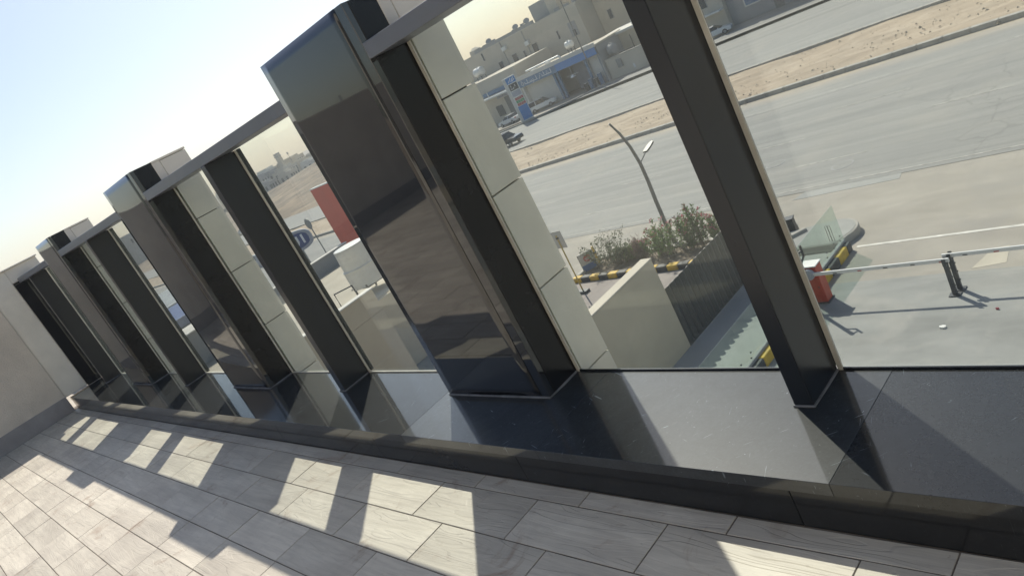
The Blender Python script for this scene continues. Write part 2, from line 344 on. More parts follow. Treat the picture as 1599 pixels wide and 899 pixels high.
# ------------------------------------------------------------------ terrace
ZS, YP, YSF, PW, ZT, ZRB, ZRT = 0.171, 0.188, 0.50, 0.717, 1.872, 1.663, 1.722
XE = -7.88
G = -8.0
floor = struct(obj('terrace_floor', MB().sheet(XE-0.3, 7.0, -9.0, 0.1, -0.003), 'grout'))
TL, TW, GR = 0.605, 0.2065, 0.005
rows = [(-0.50, -0.578, 0.481)]
off = [0.272, 0.497, 0.283, -0.31, -0.29, -0.044, -0.044+0.15]
y = -0.578
for k in range(40):
    o_ = off[k] if k < len(off) else random.uniform(0, TL)
    rows.append((y, y-TW, o_)); y -= TW
full = B(0, TL-GR, -(TW-GR), 0, -0.02, 0.0).mesh('tile', 0.0012); cut = B(0, TL-GR, -(0.078-GR), 0, -0.02, 0.0).mesh('tile', 0.0012)
cand = []
for r, (y0, y1, o_) in enumerate(rows):
    k0 = math.floor((XE-o_)/TL)
    x = o_+k0*TL
    while x < 6.5:
        cand.append((r, x, y0)); x += TL
def vis(c):
    cx, cy = c[1]+0.3, c[2]-0.1
    p = Vector((cx, cy, 0)) - camo.matrix_world.translation; z = p.dot(fw)
    if z <= 0.1: return 1e9
    u, v = 1180.65*p.dot(rt)/z, -1180.65*p.dot(up)/z
    if abs(u) < 860 and abs(v) < 520: return z
    return 1e6 + abs(u) + abs(v)
cand.sort(key=vis)
rest = MB()
for i, (r, x, y0) in enumerate(cand):
    x0 = max(x, XE+0.002)
    if i < 300 and vis((r, x, y0)) < 1e5:
        if x0 > x + 0.001:
            link('tile', B(x0, x+TL-GR, y0-((TW if r else 0.078)-GR), y0, -0.02, 0.0).mesh('tile', 0.0012), 'wood_tile', floor)
        else:
            link('tile', full if r else cut, 'wood_tile', floor, (x, y0, random.uniform(-0.0008, 0.0008)))
    else:
        if x+TL-GR > x0: rest.box(x0, x+TL-GR, y0-((TW if r else 0.078)-GR), y0, -0.02, 0.0)
ro = obj('tile_field', rest, 'wood_tile', floor); ro['kind'] = 'stuff'

# ledge: granite slabs and the plinth below
ledge = thing('granite_ledge', 'long polished black granite ledge under the glass panels', 'ledge', (0, 0, 0))
JX = [XE+0.003, -7.05, -6.0, -4.98, -4.02, -3.02, -2.165, -0.975, -0.04, 0.90, 2.03, 2.95, 3.9, 5.0, 6.4]
for a, b in zip(JX[:-1], JX[1:]):
    obj('granite_slab', B(a+0.0006, b-0.0006, -YSF, 0.004, ZS-0.042, ZS), 'granite_dusty' if -0.1 < a < 1.5 else 'granite_ledge', ledge, 0.0006)
    mid = a + (b-a)*random.uniform(0.35, 0.65)
PX = [XE+0.003, -7.4, -6.2, -5.05, -3.75, -2.62, -1.55, -0.35, 0.75, 1.9, 3.05, 4.3, 6.4]
for a, b in zip(PX[:-1], PX[1:]):
    obj('plinth_slab', B(a+0.001, b-0.001, -YSF+0.004, -YSF+0.03, 0.0, ZS-0.043), 'granite_plinth', ledge, 0.001)

# pillars
PIL = [(0.0, 'A'), (-2.89, 'B'), (-5.89, 'C'), (2.93, 'D')]
plabel = {'A': 'tall black granite pillar nearest the camera, mirroring the sunlit tiles', 'B': 'black granite pillar with warped curved reflections, second from the camera',
          'C': 'small black granite pillar farthest away, nearest the end wall', 'D': 'black granite pillar beyond the right picture edge'}
COURSES = [-0.29, 0.14, 0.57, 1.0, 1.42, ZT-0.012]
def front_panel(w_, z0, z1, bulge, wav):
    mb = MB(); nx, nz = 14, 40; vs = []; fs = []
    for j in range(nz+1):
        for i in range(nx+1):
            u, v = i/nx, j/nz
            d = bulge*(1-(2*u-1)**2)*(1-(2*v-1)**4) + wav*math.sin(v*5.2+1.0)*math.sin(u*3.14)
            vs.append((u*w_, -d, z0+(z1-z0)*v))
    o = len(vs)
    for j in range(nz):
        for i in range(nx): a = j*(nx+1)+i; fs.append((a, a+1, a+nx+2, a+nx+1))
    # back and rim
    vs += [(0, 0.02, z0), (w_, 0.02, z0), (w_, 0.02, z1), (0, 0.02, z1)]
    c = [0, nx, nz*(nx+1)+nx, nz*(nx+1)]
    fs.append((o+3, o+2, o+1, o))
    fs.append(tuple(list(range(0, nx+1)) [::-1]+ [o, o+1])); fs.append(tuple([nz*(nx+1)+i for i in range(nx+1)] + [o+2, o+3]))
    fs.append(tuple([j*(nx+1) for j in range(nz+1)] + [o+3, o])); fs.append(tuple([j*(nx+1)+nx for j in range(nz, -1, -1)] + [o+1, o+2]))
    mb.add(vs, fs); return mb
for x, k in PIL:
    P = thing('pillar', plabel[k], 'pillar', (x, 0, ZS), 0, 'granite pillars of the parapet')
    h = ZT-ZS
    bul = {'A': 0.0006, 'B': 0.006, 'C': 0.002, 'D': 0.001}[k]
    fp = front_panel(PW-0.0535, 0.002, h, bul, bul*0.3); fo = obj('front_panel', fp, 'granite', P, loc=(0.002, -YP, 0))
    for p_ in fo.data.polygons: p_.use_smooth = len(p_.vertices) == 4
    tr_ = obj('corner_strip', B(0, 0.051, 0, 0.03, 0.002, h), 'granite', P, 0.002, loc=(PW-0.051, -YP+0.001, 0)); tr_.rotation_euler = (0, 0, R(2.0))
    obj('side_panel', B(PW-0.024, PW, -YP+0.033, -0.0005, 0.002, h), 'granite_side', P, 0.0015)
    obj('side_panel', B(0.0, 0.024, -YP+0.022, -0.0005, 0.002, h), 'granite_side', P, 0.0015)
    obj('core', B(0.026, PW-0.026, -YP+0.034, 0.19, -0.6, h-0.02), 'joint', P)
    obj('top_slab', B(0.003, PW-0.003, -YP+0.004, -0.036, h-0.022, h-0.001), 'granite', P, 0.002)
    # outer stone cladding: separate slabs with open joints
    for a, b in zip(COURSES[:-1], COURSES[1:]):
        obj('stone_slab', B(PW-0.022, PW+0.004, 0.024, 0.213, a-ZS+0.003, b-ZS-0.003), 'stone', P, 0.002)
        obj('stone_slab', B(-0.004, 0.022, 0.024, 0.213, a-ZS+0.003, b-ZS-0.003), 'stone', P, 0.002)
        obj('stone_slab', B(0.024, PW-0.024, 0.19, 0.213, a-ZS+0.003, b-ZS-0.003), 'stone', P, 0.002)
    # stone block that stands above the rail behind the granite
    obj('stone_cap', B(-0.003, PW+0.003, -0.034, 0.022, ZRT-ZS+0.02, h-0.012), 'stone', P, 0.002)
    obj('stone_cap', B(-0.006, PW+0.006, -0.032, 0.217, h-0.0115, h+0.003), 'stone', P, 0.003)
    # grey sealant bead at the foot
    obj('sealant_bead', MB().tube([(0, -YP-0.002, 0.003), (PW*0.5, -YP-0.004, 0.004), (PW, -YP-0.002, 0.003), (PW+0.003, -0.1, 0.003), (PW+0.002, -0.004, 0.003)], 0.0055, 6), 'sealant', P)

# glazed bays between the pillars: rail, middle mullion and two panes each
MW = 0.063
def bay(x0, x1, xm, lab):
    c = (x0+x1)/2
    t = thing('glazed_bay', lab, 'glazing', (c, 0, ZS), 0, 'glazed bays of the parapet')
    r_ = obj('top_rail', B(x0-c+0.001, x1-c-0.001, -YP+0.0015, -0.002, ZRB-ZS, ZRT-ZS), 'rail_metal', t, 0.003, 2)
    obj('cover_plate', B(x0-c+0.003, x1-c-0.003, -0.001, 0.035, ZRB-ZS+0.004, ZRT-ZS+0.022), 'rail_metal', r_, 0.002)
    m_ = obj('mullion', B(xm-c-MW/2, xm-c+MW/2, -YP, 0.001, 0.001, ZRB-ZS-0.001), 'black_alu', t, 0.003, 2); e = xm-c
    obj('pressure_cap', B(e-MW/2+0.004, e+MW/2-0.004, 0.022, 0.045, 0.0, ZRB-ZS), 'black_alu', m_, 0.003)
    obj('sealant_bead', MB().tube([(e-MW/2, -YP-0.003, 0.003), (e+MW/2+0.002, -YP-0.002, 0.003), (e+MW/2+0.003, -0.09, 0.003), (e+MW/2+0.002, -0.004, 0.003)], 0.0045, 6), 'sealant', m_)
    for k, (p, q) in enumerate(((x0+0.0015, xm-MW/2-0.0015), (xm+MW/2+0.0015, x1-0.0015))):
        p -= c; q -= c
        g_ = obj('glass_pane', B(p, q, 0.006, 0.016, 0.004, ZRB-ZS+0.02), 'glass', t)
        obj('glazing_bead', B(p, p+0.016, -0.001, 0.0055, 0.0, ZRB-ZS-0.001), 'bead', g_)
        obj('glazing_bead', B(q-0.008, q, -0.001, 0.0055, 0.0, ZRB-ZS-0.001), 'bead', g_)
        obj('glazing_bead', B(p+0.017, q-0.009, -0.0005, 0.0055, 0.0005, 0.008), 'black_alu' if k == 0 and x0 > 0 or k == 1 and x0 > 0 else 'bead', g_)
bay(XE+0.02, -5.89, -7.162, 'short glazed bay between the end wall and the farthest pillar')
bay(-5.89+PW, -2.89, -4.069, 'glazed bay between the two smaller pillars, showing a strip of blue roof')
bay(-2.89+PW, 0.0, -1.098, 'glazed bay left of the nearest pillar, showing the water tank and red panel')
bay(PW, 2.93, 1.832, 'widest glazed bay right of the nearest pillar, showing street lamp and boom barrier')

# end wall
ew = thing('end_wall', 'beige plastered wall closing the terrace at the far end', 'wall', (XE, 0, 0))
obj('plaster_face', B(-0.24, 0.0, -9.0, -0.535, 0.0, 1.868), 'plaster', ew, 0.004)
obj('plaster_face', B(-0.24, -0.022, -0.534, -0.25, 0.19, 1.868), 'stone', ew, 0.004)
obj('granite_panel', B(-0.24, -0.012, -0.249, 0.005, ZS+0.001, 1.69), 'granite', ew, 0.002)
obj('plaster_face', B(-0.24, -0.02, -0.249, 0.135, 1.691, 1.868), 'stone', ew, 0.004)
obj('skirting', B(0.0005, 0.012, -9.0, -0.535, 0.0, 0.205), 'skirting', ew, 0.002)
obj('coping', B(-0.25, 0.008, -9.0, 0.15, 1.869, 1.885), 'stone', ew, 0.003)
for s_ in range(3):
    obj('stone_slab', B(-0.24, -0.0195+0.004, 0.024, 0.213, -0.29+0.43*s_*1.3, 0.26+0.43*s_*1.3), 'stone', ew, 0.002)

# added building behind the camera, unseen; its sunlit wall bounces fill onto the terrace
us = thing('bounce_block', 'added cream block behind the terrace, out of view, bouncing sun into the shade', 'building', (9.1, -4.7, 0))
obj('wall', B(-8.6, 4.0, -3.0, 0.0, 0.0, 7.6), 'stone', us, 0.01); obj('cornice', B(-8.7, 4.1, -3.1, 0.12, 7.601, 7.8), 'stone', us, 0.02)
for x in (-7.2, -3.6, 0.2):
    f_ = obj('window', B(x, x+1.6, 0.001, 0.04, 0.9, 2.6), 'black_alu', us, 0.005); obj('pane', B(x+0.06, x+1.54, 0.041, 0.046, 0.96, 2.54), 'window_dark', f_)
for k, (x, y, z, a_) in enumerate(((-11.5, -3.6, 0.9, 0.9), (-13.0, -6.0, 1.0, 0.7), (-10.5, -7.4, 0.8, 1.1))):
    ac = thing('roof_unit', ['nearest of three rooftop cooling units behind the end wall, mirrored in the pillar', 'middle of three rooftop cooling units behind the end wall, mirrored in the pillar', 'farthest of three rooftop cooling units behind the end wall, mirrored in the pillar'][k], 'cooling unit', (x, y, -0.05), R(12*k), 'rooftop units behind the end wall')
    obj('casing', B(-a_/2, a_/2, -0.3, 0.3, 0.0, 1.5+z*0.35), 'white_metal', ac, 0.02); obj('grille', B(a_/2+0.001, a_/2+0.02, -0.25, 0.25, 0.9, 1.8), 'dark_steel', ac); obj('pipe', MB().tube([(0, 0.1, 1.5), (0, 0.1, 2.05+0.05*k)], 0.02, 6), 'grey_steel', ac)
obj_roof = struct(obj('adjoining_roof', B(-20, -8.16, -9.0, -0.2, -0.35, -0.05), 'roof_slab'))
# the building under the terrace
bld = thing('terrace_building', 'pale stone building carrying the terrace, below the ledge', 'building', (0, 0, G))
obj('slab', B(-8.15, 7.0, -9.0, 0.02, 7.6, 7.985), 'concrete', bld)
obj('facade', B(-8.15, 7.0, -0.3, 0.15, 0.0, 7.58), 'stone', bld)
obj('facade', B(-8.15, -7.9, -9.0, -0.31, 0.0, 7.58), 'stone', bld)

# ------------------------------------------------------------------ ground, roads
struct(obj('ground', MB().sheet(-2500, 2500, -600, 2500, G-0.03), 'ground'))
struct(obj('forecourt', MB().sheet(-45, 30, 0.16, 15.5, G-0.012), 'concrete'))
struct(obj('pavement', MB().sheet(-120, 60, 15.5, 22.65, G-0.016), 'dusty_paving'))
struct(obj('planter_path', MB().sheet(-21.5, -10.1, 2.0, 17.5, G-0.008), 'pink_paving'))
struct(obj('road', MB().sheet(-600, 300, 22.6, 38.75, G-0.004), 'asphalt'))
struct(obj('road_far', MB().sheet(-600, 300, 48.2, 63.0, G-0.004), 'asphalt'))
struct(obj('station_apron', MB().prism([(-130, 62.9), (-69, 62.9), (-54.5, 68.6), (-42, 70.9), (-20, 71.5), (60, 71.5), (60, 62.95), (-54, 62.95)], G-0.02, G-0.0055), 'asphalt'))
struct(obj('station_yard', MB().sheet(-130, 60, 62.8, 130, G-0.014), 'dusty_paving'))
# old patches and joints in the near paving
for k, (x0, x1, y0, y1) in enumerate([(-3.6, -2.9, 15.6, 16.6), (-2.4, -1.6, 15.75, 16.3), (-11, -7.3, 22.0, 22.75)]):
    pp = [(x0, y0), (x1, y0+0.15), (x1-0.1, y1), (x0+0.25, y1-0.1)]
    tag(obj('repair_patch', MB().prism(pp, G-0.016, G-0.0105+0.001*k), 'roof_slab' if k < 2 else 'concrete'), ['large pale repair patch in the paving behind the boom support', 'small pale repair patch in the paving right of the boom support', 'long grey repair patch along the asphalt edge'][k], 'patch', 'repair patches in the paving')
# painted lines
ml = thing('lane_markings', 'faded white lane markings on the grey asphalt road', 'road markings', (0, 0, G))
for yy, st_, ln, gap in ((25.45, -60, 2.9, 9.0), (28.95, -64.2, 2.8, 5.2), (32.2, -62, 3.4, 4.7), (35.55, -63, 4.2, 3.8)):
    x = st_
    while x < 20:
        obj('dash', B(x, x+ln, yy-0.05, yy+0.05, -0.003, 0.001), 'worn_paint', ml, fix=False); x += ln+gap
obj('edge_line', B(-7.05, 30, 17.52, 17.63, -0.012, -0.009), 'white_paint', ml, fix=False)
obj('edge_line', B(-60, 30, 22.9, 22.98, -0.003, 0.001), 'worn_paint', ml, fix=False)
for (mx, my, r_, lab) in ((-13.7, 26.42, 0.42, 'left of the two round manhole covers in the road'), (-10.1, 24.55, 0.42, 'right of the two round manhole covers in the road')):
    c_ = thing('manhole_cover', lab, 'manhole', (mx, my, G), 0, 'manhole covers')
    obj('ring', MB().prism([(r_*math.cos(t*0.3927), r_*math.sin(t*0.3927)) for t in range(16)], -0.01, 0.003), 'grey_shade', c_)
    obj('lid', MB().prism([(r_*.85*math.cos(t*0.3927), r_*.85*math.sin(t*0.3927)) for t in range(16)], -0.01, 0.006), 'asphalt', c_)
# median
struct(obj('median_strip', MB().sheet(-300, 60, 38.95, 48.0, G+0.06, 180, 10, lambda x, y: 0.10*math.sin(x*0.7+y)*math.sin(y*1.3) + random.uniform(-0.03, 0.03)), 'sand'))
def kerb_run(name, lab, y0, y1, x0, x1, h, step):
    k_ = thing(name, lab, 'kerb', (0, y0, G), 0, 'kerbs along the median')
    x = x0; near = MB()
    while x < x1:
        if -34 < x < -2: obj('kerb_stone', B(x, x+step-0.015, 0, y1-y0, -0.05, h), 'kerb', k_, 0.02)
        else: near.box(x, x+step-0.015, 0, y1-y0, -0.05, h)
        x += step
    n_ = obj('kerb_row', near, 'kerb', k_); n_['kind'] = 'stuff'
kerb_run('median_kerb', 'pale kerb on the near side of the sandy median', 38.62, 38.95, -260, 60, 0.24, 1.2)
kerb_run('median_kerb', 'pale kerb on the far side of the sandy median', 47.95, 48.25, -260, 60, 0.2, 1.2)
rub = MB()
for k in range(1400):
    x, y = random.uniform(-75, 0), random.uniform(39.1, 47.8)
    if random.random() < 0.5: y = 41.5 + 1.5*math.sin(x*0.35) + random.gauss(0, 0.9)
    s_ = random.uniform(0.02, 0.075)*(1.8 if random.random() < 0.08 else 1)
    a = random.uniform(0, 3.1); z = G+0.07
    vs = [(x+s_*math.cos(a+t*1.2566)*random.uniform(.7, 1.3), y+s_*math.sin(a+t*1.2566)*random.uniform(.7, 1.3), z) for t in range(5)] + [(x, y, z+s_*random.uniform(.6, 1.1))]
    rub.add(vs, [(t, (t+1) % 5, 5) for t in range(5)])
ro = obj('median_rubble', rub, 'rubble'); ro['kind'] = 'stuff'; tag(ro, 'scattered stones and rubble on the sandy median', 'rubble')
# far kerb by the station
fk = thing('station_kerb', 'pale kerb along the far road in front of the shops', 'kerb', (0, 0, G))
pts = [(-90, 62.9), (-68.9, 63.0), (-64.6, 63.3), (-58.2, 66.1), (-55.2, 68.9)]
for (a, b) in zip(pts[:-1], pts[1:]):
    d = Vector((b[0]-a[0], b[1]-a[1])); L_ = d.length; d /= L_; nrm = Vector((-d.y, d.x)); k = 0
    while k < L_-0.3:
        e = min(k+1.6, L_)-0.03; p0 = Vector(a)+d*k; p1 = Vector(a)+d*e
        obj('kerb_stone', MB().prism([tuple(p0), tuple(p1), tuple(p1+nrm*0.35), tuple(p0+nrm*0.35)], -0.05, 0.17), 'kerb', fk, 0.02); k += 1.6

# ------------------------------------------------------------------ near street: planter, fence, glass balustrade, barriers
pk = thing('planter_kerb', 'yellow and black striped kerb in front of the shrub bed', 'kerb', (0, 17.58, G))
x = -18.6; i = 0
while x < -10.3:
    obj('kerb_stone', B(x, x+0.465, 0, 0.26, -0.02, 0.20), 'yellow_paint' if i % 2 == 0 else 'black_paint', pk, 0.03, 2); x += 0.475; i += 1
struct(obj('planting_bed', MB().sheet(-18.5, -10.2, 17.86, 19.2, G+0.10, 40, 8, lambda x, y: random.uniform(-0.03, 0.04)), 'soil'))
bk = thing('planter_back_kerb', 'pale concrete kerb behind the shrub bed on the road side', 'kerb', (0, 19.22, G))
x = -18.6
while x < -10.3: obj('kerb_stone', B(x, x+0.98, 0, 0.22, -0.02, 0.20), 'kerb', bk, 0.02); x += 1.0
obj('kerb_stone', B(-18.62, -18.4, -1.36, -0.02, -0.02, 0.2), 'kerb', bk, 0.02)

def leaf(mb, p, d, ln, wd, fold=0.2):
    d = d.normalized(); s = d.cross(Vector((random.uniform(-1, 1), random.uniform(-1, 1), random.uniform(-.3, 1)))).normalized(); nn = d.cross(s)
    mb.add([p, p+d*ln*0.5+s*wd, p+d*ln, p+d*ln*0.5-s*wd, p+d*ln*0.5+nn*wd*fold], [(0, 1, 4), (1, 2, 4), (2, 3, 4), (3, 0, 4)])
def shrub(name, lab, loc, h, wd, kind, group='shrubs in the kerbed bed'):
    t = thing(name, lab, 'shrub', loc, random.uniform(0, 6), group)
    st, lf, fl = MB(), MB(), MB()
    ns = {'oleander': 22, 'dark': 26, 'light': 40, 'purple': 60}[kind]
    for s_ in range(ns):
        a = random.uniform(0, 6.28); lean = random.uniform(0.05, 0.5)*(1.3 if kind == 'dark' else 0.8); hh = h*random.uniform(0.55, 1.0)
        base = Vector((random.gauss(0, wd*0.16), random.gauss(0, wd*0.16), 0)); tip = base + Vector((math.cos(a)*lean*wd, math.sin(a)*lean*wd, hh))
        mid = (base+tip)/2 + Vector((math.cos(a), math.sin(a), 0))*wd*random.uniform(-.08, .06)
        st.tube([base, mid, tip], [0.012, 0.008, 0.004], 4, False)
        nl = {'oleander': 44, 'dark': 46, 'light': 80, 'purple': 20}[kind]
        for k in range(nl):
            u = random.uniform(0.15, 1.0) if kind != 'dark' else random.uniform(0.3, 1.0)
            p = base*(1-u)**2 + mid*2*u*(1-u) + tip*u*u
            b = random.uniform(0, 6.28)
            if kind == 'oleander': leaf(lf, p, Vector((math.cos(b)*.7, math.sin(b)*.7, random.uniform(.3, 1.1))), random.uniform(.10, .19), .017)
            elif kind == 'dark': leaf(lf, p+Vector((random.gauss(0, .05), random.gauss(0, .05), random.gauss(0, .05))), Vector((math.cos(b), math.sin(b), random.uniform(-.3, .7))), random.uniform(.05, .10), .024)
            elif kind == 'light': leaf(lf, p+Vector((random.gauss(0, .03), random.gauss(0, .03), random.gauss(0, .03))), Vector((math.cos(b), math.sin(b), random.uniform(0, 1))), random.uniform(.04, .08), .017)
            else: leaf(lf, p, Vector((math.cos(b)*.4, math.sin(b)*.4, 1)), random.uniform(.15, .3), .006)
        if kind == 'oleander' and random.random() < 0.55:
            for q in range(9):
                leaf(fl, tip+Vector((random.gauss(0, .035), random.gauss(0, .035), random.gauss(0, .03))), Vector((random.gauss(0, 1), random.gauss(0, 1), random.uniform(0, 1))), .06, .028)
    obj('stems', st, 'twig', t, fix=False)
    lo = obj('leaves', lf, {'oleander': 'leaf_oleander', 'dark': 'leaf_dark', 'light': 'leaf_light', 'purple': 'leaf_purple'}[kind], t, fix=False); lo['kind'] = 'stuff'
    if fl.v: fo = obj('flowers', fl, 'flower', t, fix=False); fo['kind'] = 'stuff'
ZB = G+0.1
shrub('shrub', 'dark sparse grey-green shrub behind the small red-circle sign board', (-17.35, 18.75, ZB), 1.3, 1.5, 'dark')
shrub('shrub', 'low second clump of dark sparse shrub right of the larger one', (-16.75, 18.6, ZB), 0.8, 0.9, 'dark')
shrub('shrub', 'small bright green bush left of the purple dry grass', (-16.2, 18.85, ZB), 0.62, 0.8, 'light')
shrub('dry_grass', 'purple-brown dry grass clump beside the bright green bush', (-15.65, 18.75, ZB), 0.85, 0.6, 'purple')
shrub('shrub', 'dense pink flowering oleander in front of the lamp post base', (-14.35, 18.75, ZB), 1.35, 1.5, 'oleander')
shrub('shrub', 'low leafy oleander just left of the dense flowering one', (-14.95, 18.9, ZB), 1.05, 0.9, 'oleander')
shrub('shrub', 'loose pink flowering oleander between the dense one and the tall yellowish one', (-13.5, 18.95, ZB), 1.45, 0.9, 'oleander')
shrub('shrub', 'tall upright yellow-green oleander at the right end of the bed', (-12.95, 19.0, ZB), 1.75, 0.7, 'oleander')
shrub('shrub', 'oleander mostly hidden behind the nearest mullion', (-12.2, 18.9, ZB), 1.3, 0.9, 'oleander')

# lamp post
lp = thing('lamp_post', 'tall curved grey street lamp post rising behind the oleanders', 'lamp post', (-15.0, 19.95, G))
obj('base_plate', B(-0.2, 0.2, -0.2, 0.2, 0, 0.03), 'lamp_pole', lp, 0.005)
p = MB(); p.smooth = True
p.tube([(0, 0, 0.03), (0, -0.02, 0.9), (0, 0.0, 1.8), (0, 0.06, 2.7), (0, 0.06, 3.4), (0, -0.08, 4.15), (0, -0.32, 4.8), (0, -0.62, 5.3)], [.085, .08, .075, .07, .065, .058, .05, .042], 12)
obj('pole', p, 'lamp_pole', lp)
obj('arm', MB().tube([(0, 0.05, 3.4), (0, 0.38, 3.52), (0, 0.62, 3.62)], [.03, .028, .028], 8), 'lamp_pole', lp)
hd = MB().prism([(-.1, .0), (-.13, .25), (-.1, .6), (0, .68), (.1, .6), (.13, .25), (.1, .0)], -0.035, 0.035)
ho = obj('lamp_head', hd, 'dark_steel', lp, 0.008, loc=(0, 0.58, 3.62)); ho.rotation_euler = (R(14), 0, 0)
lens = obj('lens', MB().prism([(-.08, .2), (-.08, .55), (.08, .55), (.08, .2)], -0.045, -0.036), 'lamp_clear', lp, loc=(0, 0.58, 3.62)); lens.rotation_euler = (R(14), 0, 0)

# beige wall running out from the building, black louvre fence beyond it
bw = thing('boundary_wall', 'high beige wall running out towards the shrub bed', 'wall', (-9.9, 0, G))
obj('wall_body', B(-0.34, 0, 0.16, 12.62, 0, 2.82), 'wall_beige', bw, 0.01)
obj('coping', B(-0.36, 0.012, 0.16, 12.64, 2.822, 2.87), 'wall_cream', bw, 0.01)
fe = thing('louvre_fence', 'dark fence of upright louvre blades continuing the beige wall', 'fence', (-9.95, 12.625, G))
obj('bottom_rail', B(-0.04, 0.04, 0, 4.9, 0.0, 0.12), 'fence_dark', fe)
obj('mid_rail', B(-0.06, -0.03, 0, 4.9, 0.95, 1.0), 'fence_dark', fe)
pl = MB(); n_ = 8
prof = [(0.09*math.sin(math.pi*k/n_), 0.25*k/n_) for k in range(n_+1)]
tops = [1.86+0.06*math.sin(math.pi*k/n_) for k in range(n_+1)]
vs = [(x, y, 0.1) for x, y in prof] + [(x, y, tops[k]) for k, (x, y) in enumerate(prof)] + [(x-0.02, y, 0.1) for x, y in prof] + [(x-0.02, y, tops[k]) for k, (x, y) in enumerate(prof)]
m_ = n_+1; fs = []
for k in range(n_): fs += [(k, k+1, m_+k+1, m_+k), (2*m_+k+1, 2*m_+k, 3*m_+k, 3*m_+k+1), (m_+k, m_+k+1, 3*m_+k+1, 3*m_+k)]
pl.add(vs, fs); pl.smooth = False
blade = pl.mesh('blade')
for k in range(19): link('blade', blade, 'fence_dark', fe, (0, 0.02+k*0.262, 0))
struct(obj('ramp_edge', MB().box(-9.9, -7.42, 3.0, 17.3, G-0.02, G+0.05), 'grey_shade'))

gb = thing('glass_balustrade', 'frameless glass balustrade on a striped kerb beside the driveway', 'balustrade', (-7.3, 0, G))
i = 0; y = 8.6
while y < 17.3:
    obj('kerb_stone', B(-0.14, 0.2, y, min(y+0.60, 17.42), -0.02, 0.26), 'yellow_paint' if i % 2 else 'black_paint', gb, 0.025, 2); y += 0.61; i += 1
obj('base_channel', B(-0.06, 0.06, 8.6, 17.45, 0.262, 0.34), 'grey_shade', gb, 0.004)
for a, b in ((8.6, 9.78), (9.8, 11.18), (11.2, 12.58), (12.6, 13.9), (13.92, 15.23), (15.25, 16.54), (16.56, 17.5)):
    gp = obj('glass_panel', B(-0.009, 0.009, a, b, 0.30, 1.42), 'glass_fence', gb)
    for yy in (a+0.25, b-0.25):
        for zz in (0.40, 0.52): obj('fixing', MB().tube([(0.01, yy+(0.06 if zz > .45 else 0), zz), (0.03, yy+(0.06 if zz > .45 else 0), zz)], 0.022, 8), 'dark_steel', gp)
il = thing('traffic_island', 'rounded pale concrete island at the end of the glass balustrade', 'traffic island', (-8.45, 17.2, G))
pts = [(-1.35, 0.2), (-1.2, 1.6)] + [(0.35+0.85*math.cos(R(a)), 1.15+0.85*math.sin(R(a))) for a in range(90, -31, -15)] + [(0.95, 0.25)]
obj('kerb_body', MB().prism(pts, -0.02, 0.235), 'kerb', il, 0.03, 2)
obj('top_paving', MB().prism([(x*0.93, 0.9+(y-0.9)*0.93) for x, y in pts], 0.236, 0.246), 'concrete', il)
hp = thing('hoop_rail', 'thin bent wire hoop standing on the concrete island', 'hoop', (-7.72, 17.62, G+0.245))
for dx in (-0.06, 0.02): obj('wire', MB().tube([(dx, 0, 0), (dx, 0, 0.5), (dx+0.05, 0.0, 0.52), (dx+0.07, 0, 0.5), (dx+0.07, 0, 0)], 0.009, 6), 'dark_steel', hp)
cb = thing('concrete_bollard', 'short thick grey concrete block lying on the island', 'block', (-9.3, 18.3, G+0.05), R(50))
obj('block', MB().tube([(-0.5, 0, 0.16), (0.5, 0, 0.16)], 0.16, 6), 'kerb', cb, 0.02)
obj('end_band', MB().tube([(-0.52, 0, 0.16), (-0.501, 0, 0.16)], 0.14, 6), 'grey_shade', cb)
sb = thing('meter_box', 'small dark box beside a blue-grey panel near the island', 'box', (-9.75, 19.05, G), R(15))
obj('panel', B(-0.75, -0.2, -0.1, 0.1, 0, 0.75), 'sign_frame', sb, 0.01); obj('box', B(-0.12, 0.25, -0.15, 0.15, 0, 0.55), 'dark_steel', sb, 0.02); obj('lid', B(-0.14, 0.27, -0.17, 0.17, 0.552, 0.59), 'dark_steel', sb, 0.01)

def barrier(loc, lab, length, side, pivot_z=0.9):
    t = thing('boom_barrier', lab, 'barrier', loc, 0, 'boom barriers across the driveway')
    b = obj('cabinet', MB().box(-0.22, 0.22, -0.02, 0.30, 0.0, 1.08), 'red_paint', t, 0.02, 2)
    obj('door', B(-0.17, 0.17, -0.026, -0.0205, 0.12, 0.8), 'red_paint', b, 0.002)
    obj('lock', B(0.11, 0.14, -0.034, -0.027, 0.45, 0.5), 'dark_steel', b)
    obj('foot', B(-0.25, 0.25, -0.05, 0.33, -0.01, 0.03), 'dark_steel', t, 0.005)
    obj('top_plate', B(-0.245, 0.245, -0.06, 0.33, 1.082, 1.115), 'white_metal', t, 0.006)
    obj('hub', MB().tube([(side*0.02, -0.03, pivot_z), (side*0.02, -0.13, pivot_z)], 0.15, 24), 'sign_frame', t, 0.01)
    a = obj('boom', B(0.1 if side > 0 else -length, length if side > 0 else -0.1, -0.115, -0.065, pivot_z-0.045, pivot_z+0.05), 'boom_white', t, 0.008)
    for k in range(1, int(length/0.62)+1):
        xx = side*(0.62*k+0.1)
        if abs(xx) < length-0.1: obj('reflector', B(xx-0.05, xx+0.05, -0.119, -0.1155, pivot_z-0.03, pivot_z-0.005), 'sign_red' if k % 3 == 2 else 'dark_steel', a)
    obj('counterweight', B(-side*0.35 if side > 0 else 0.05, -0.05 if side > 0 else 0.35, -0.125, -0.055, pivot_z-0.06, pivot_z+0.06), 'dark_steel', t, 0.01)
    return t
barrier((-6.9, 14.52, G), 'red boom barrier cabinet with white arm beside the glass balustrade', 3.36, 1)
barrier((0.55, 14.74, G), 'white boom arm reaching in from the right picture edge', 4.3, -1)
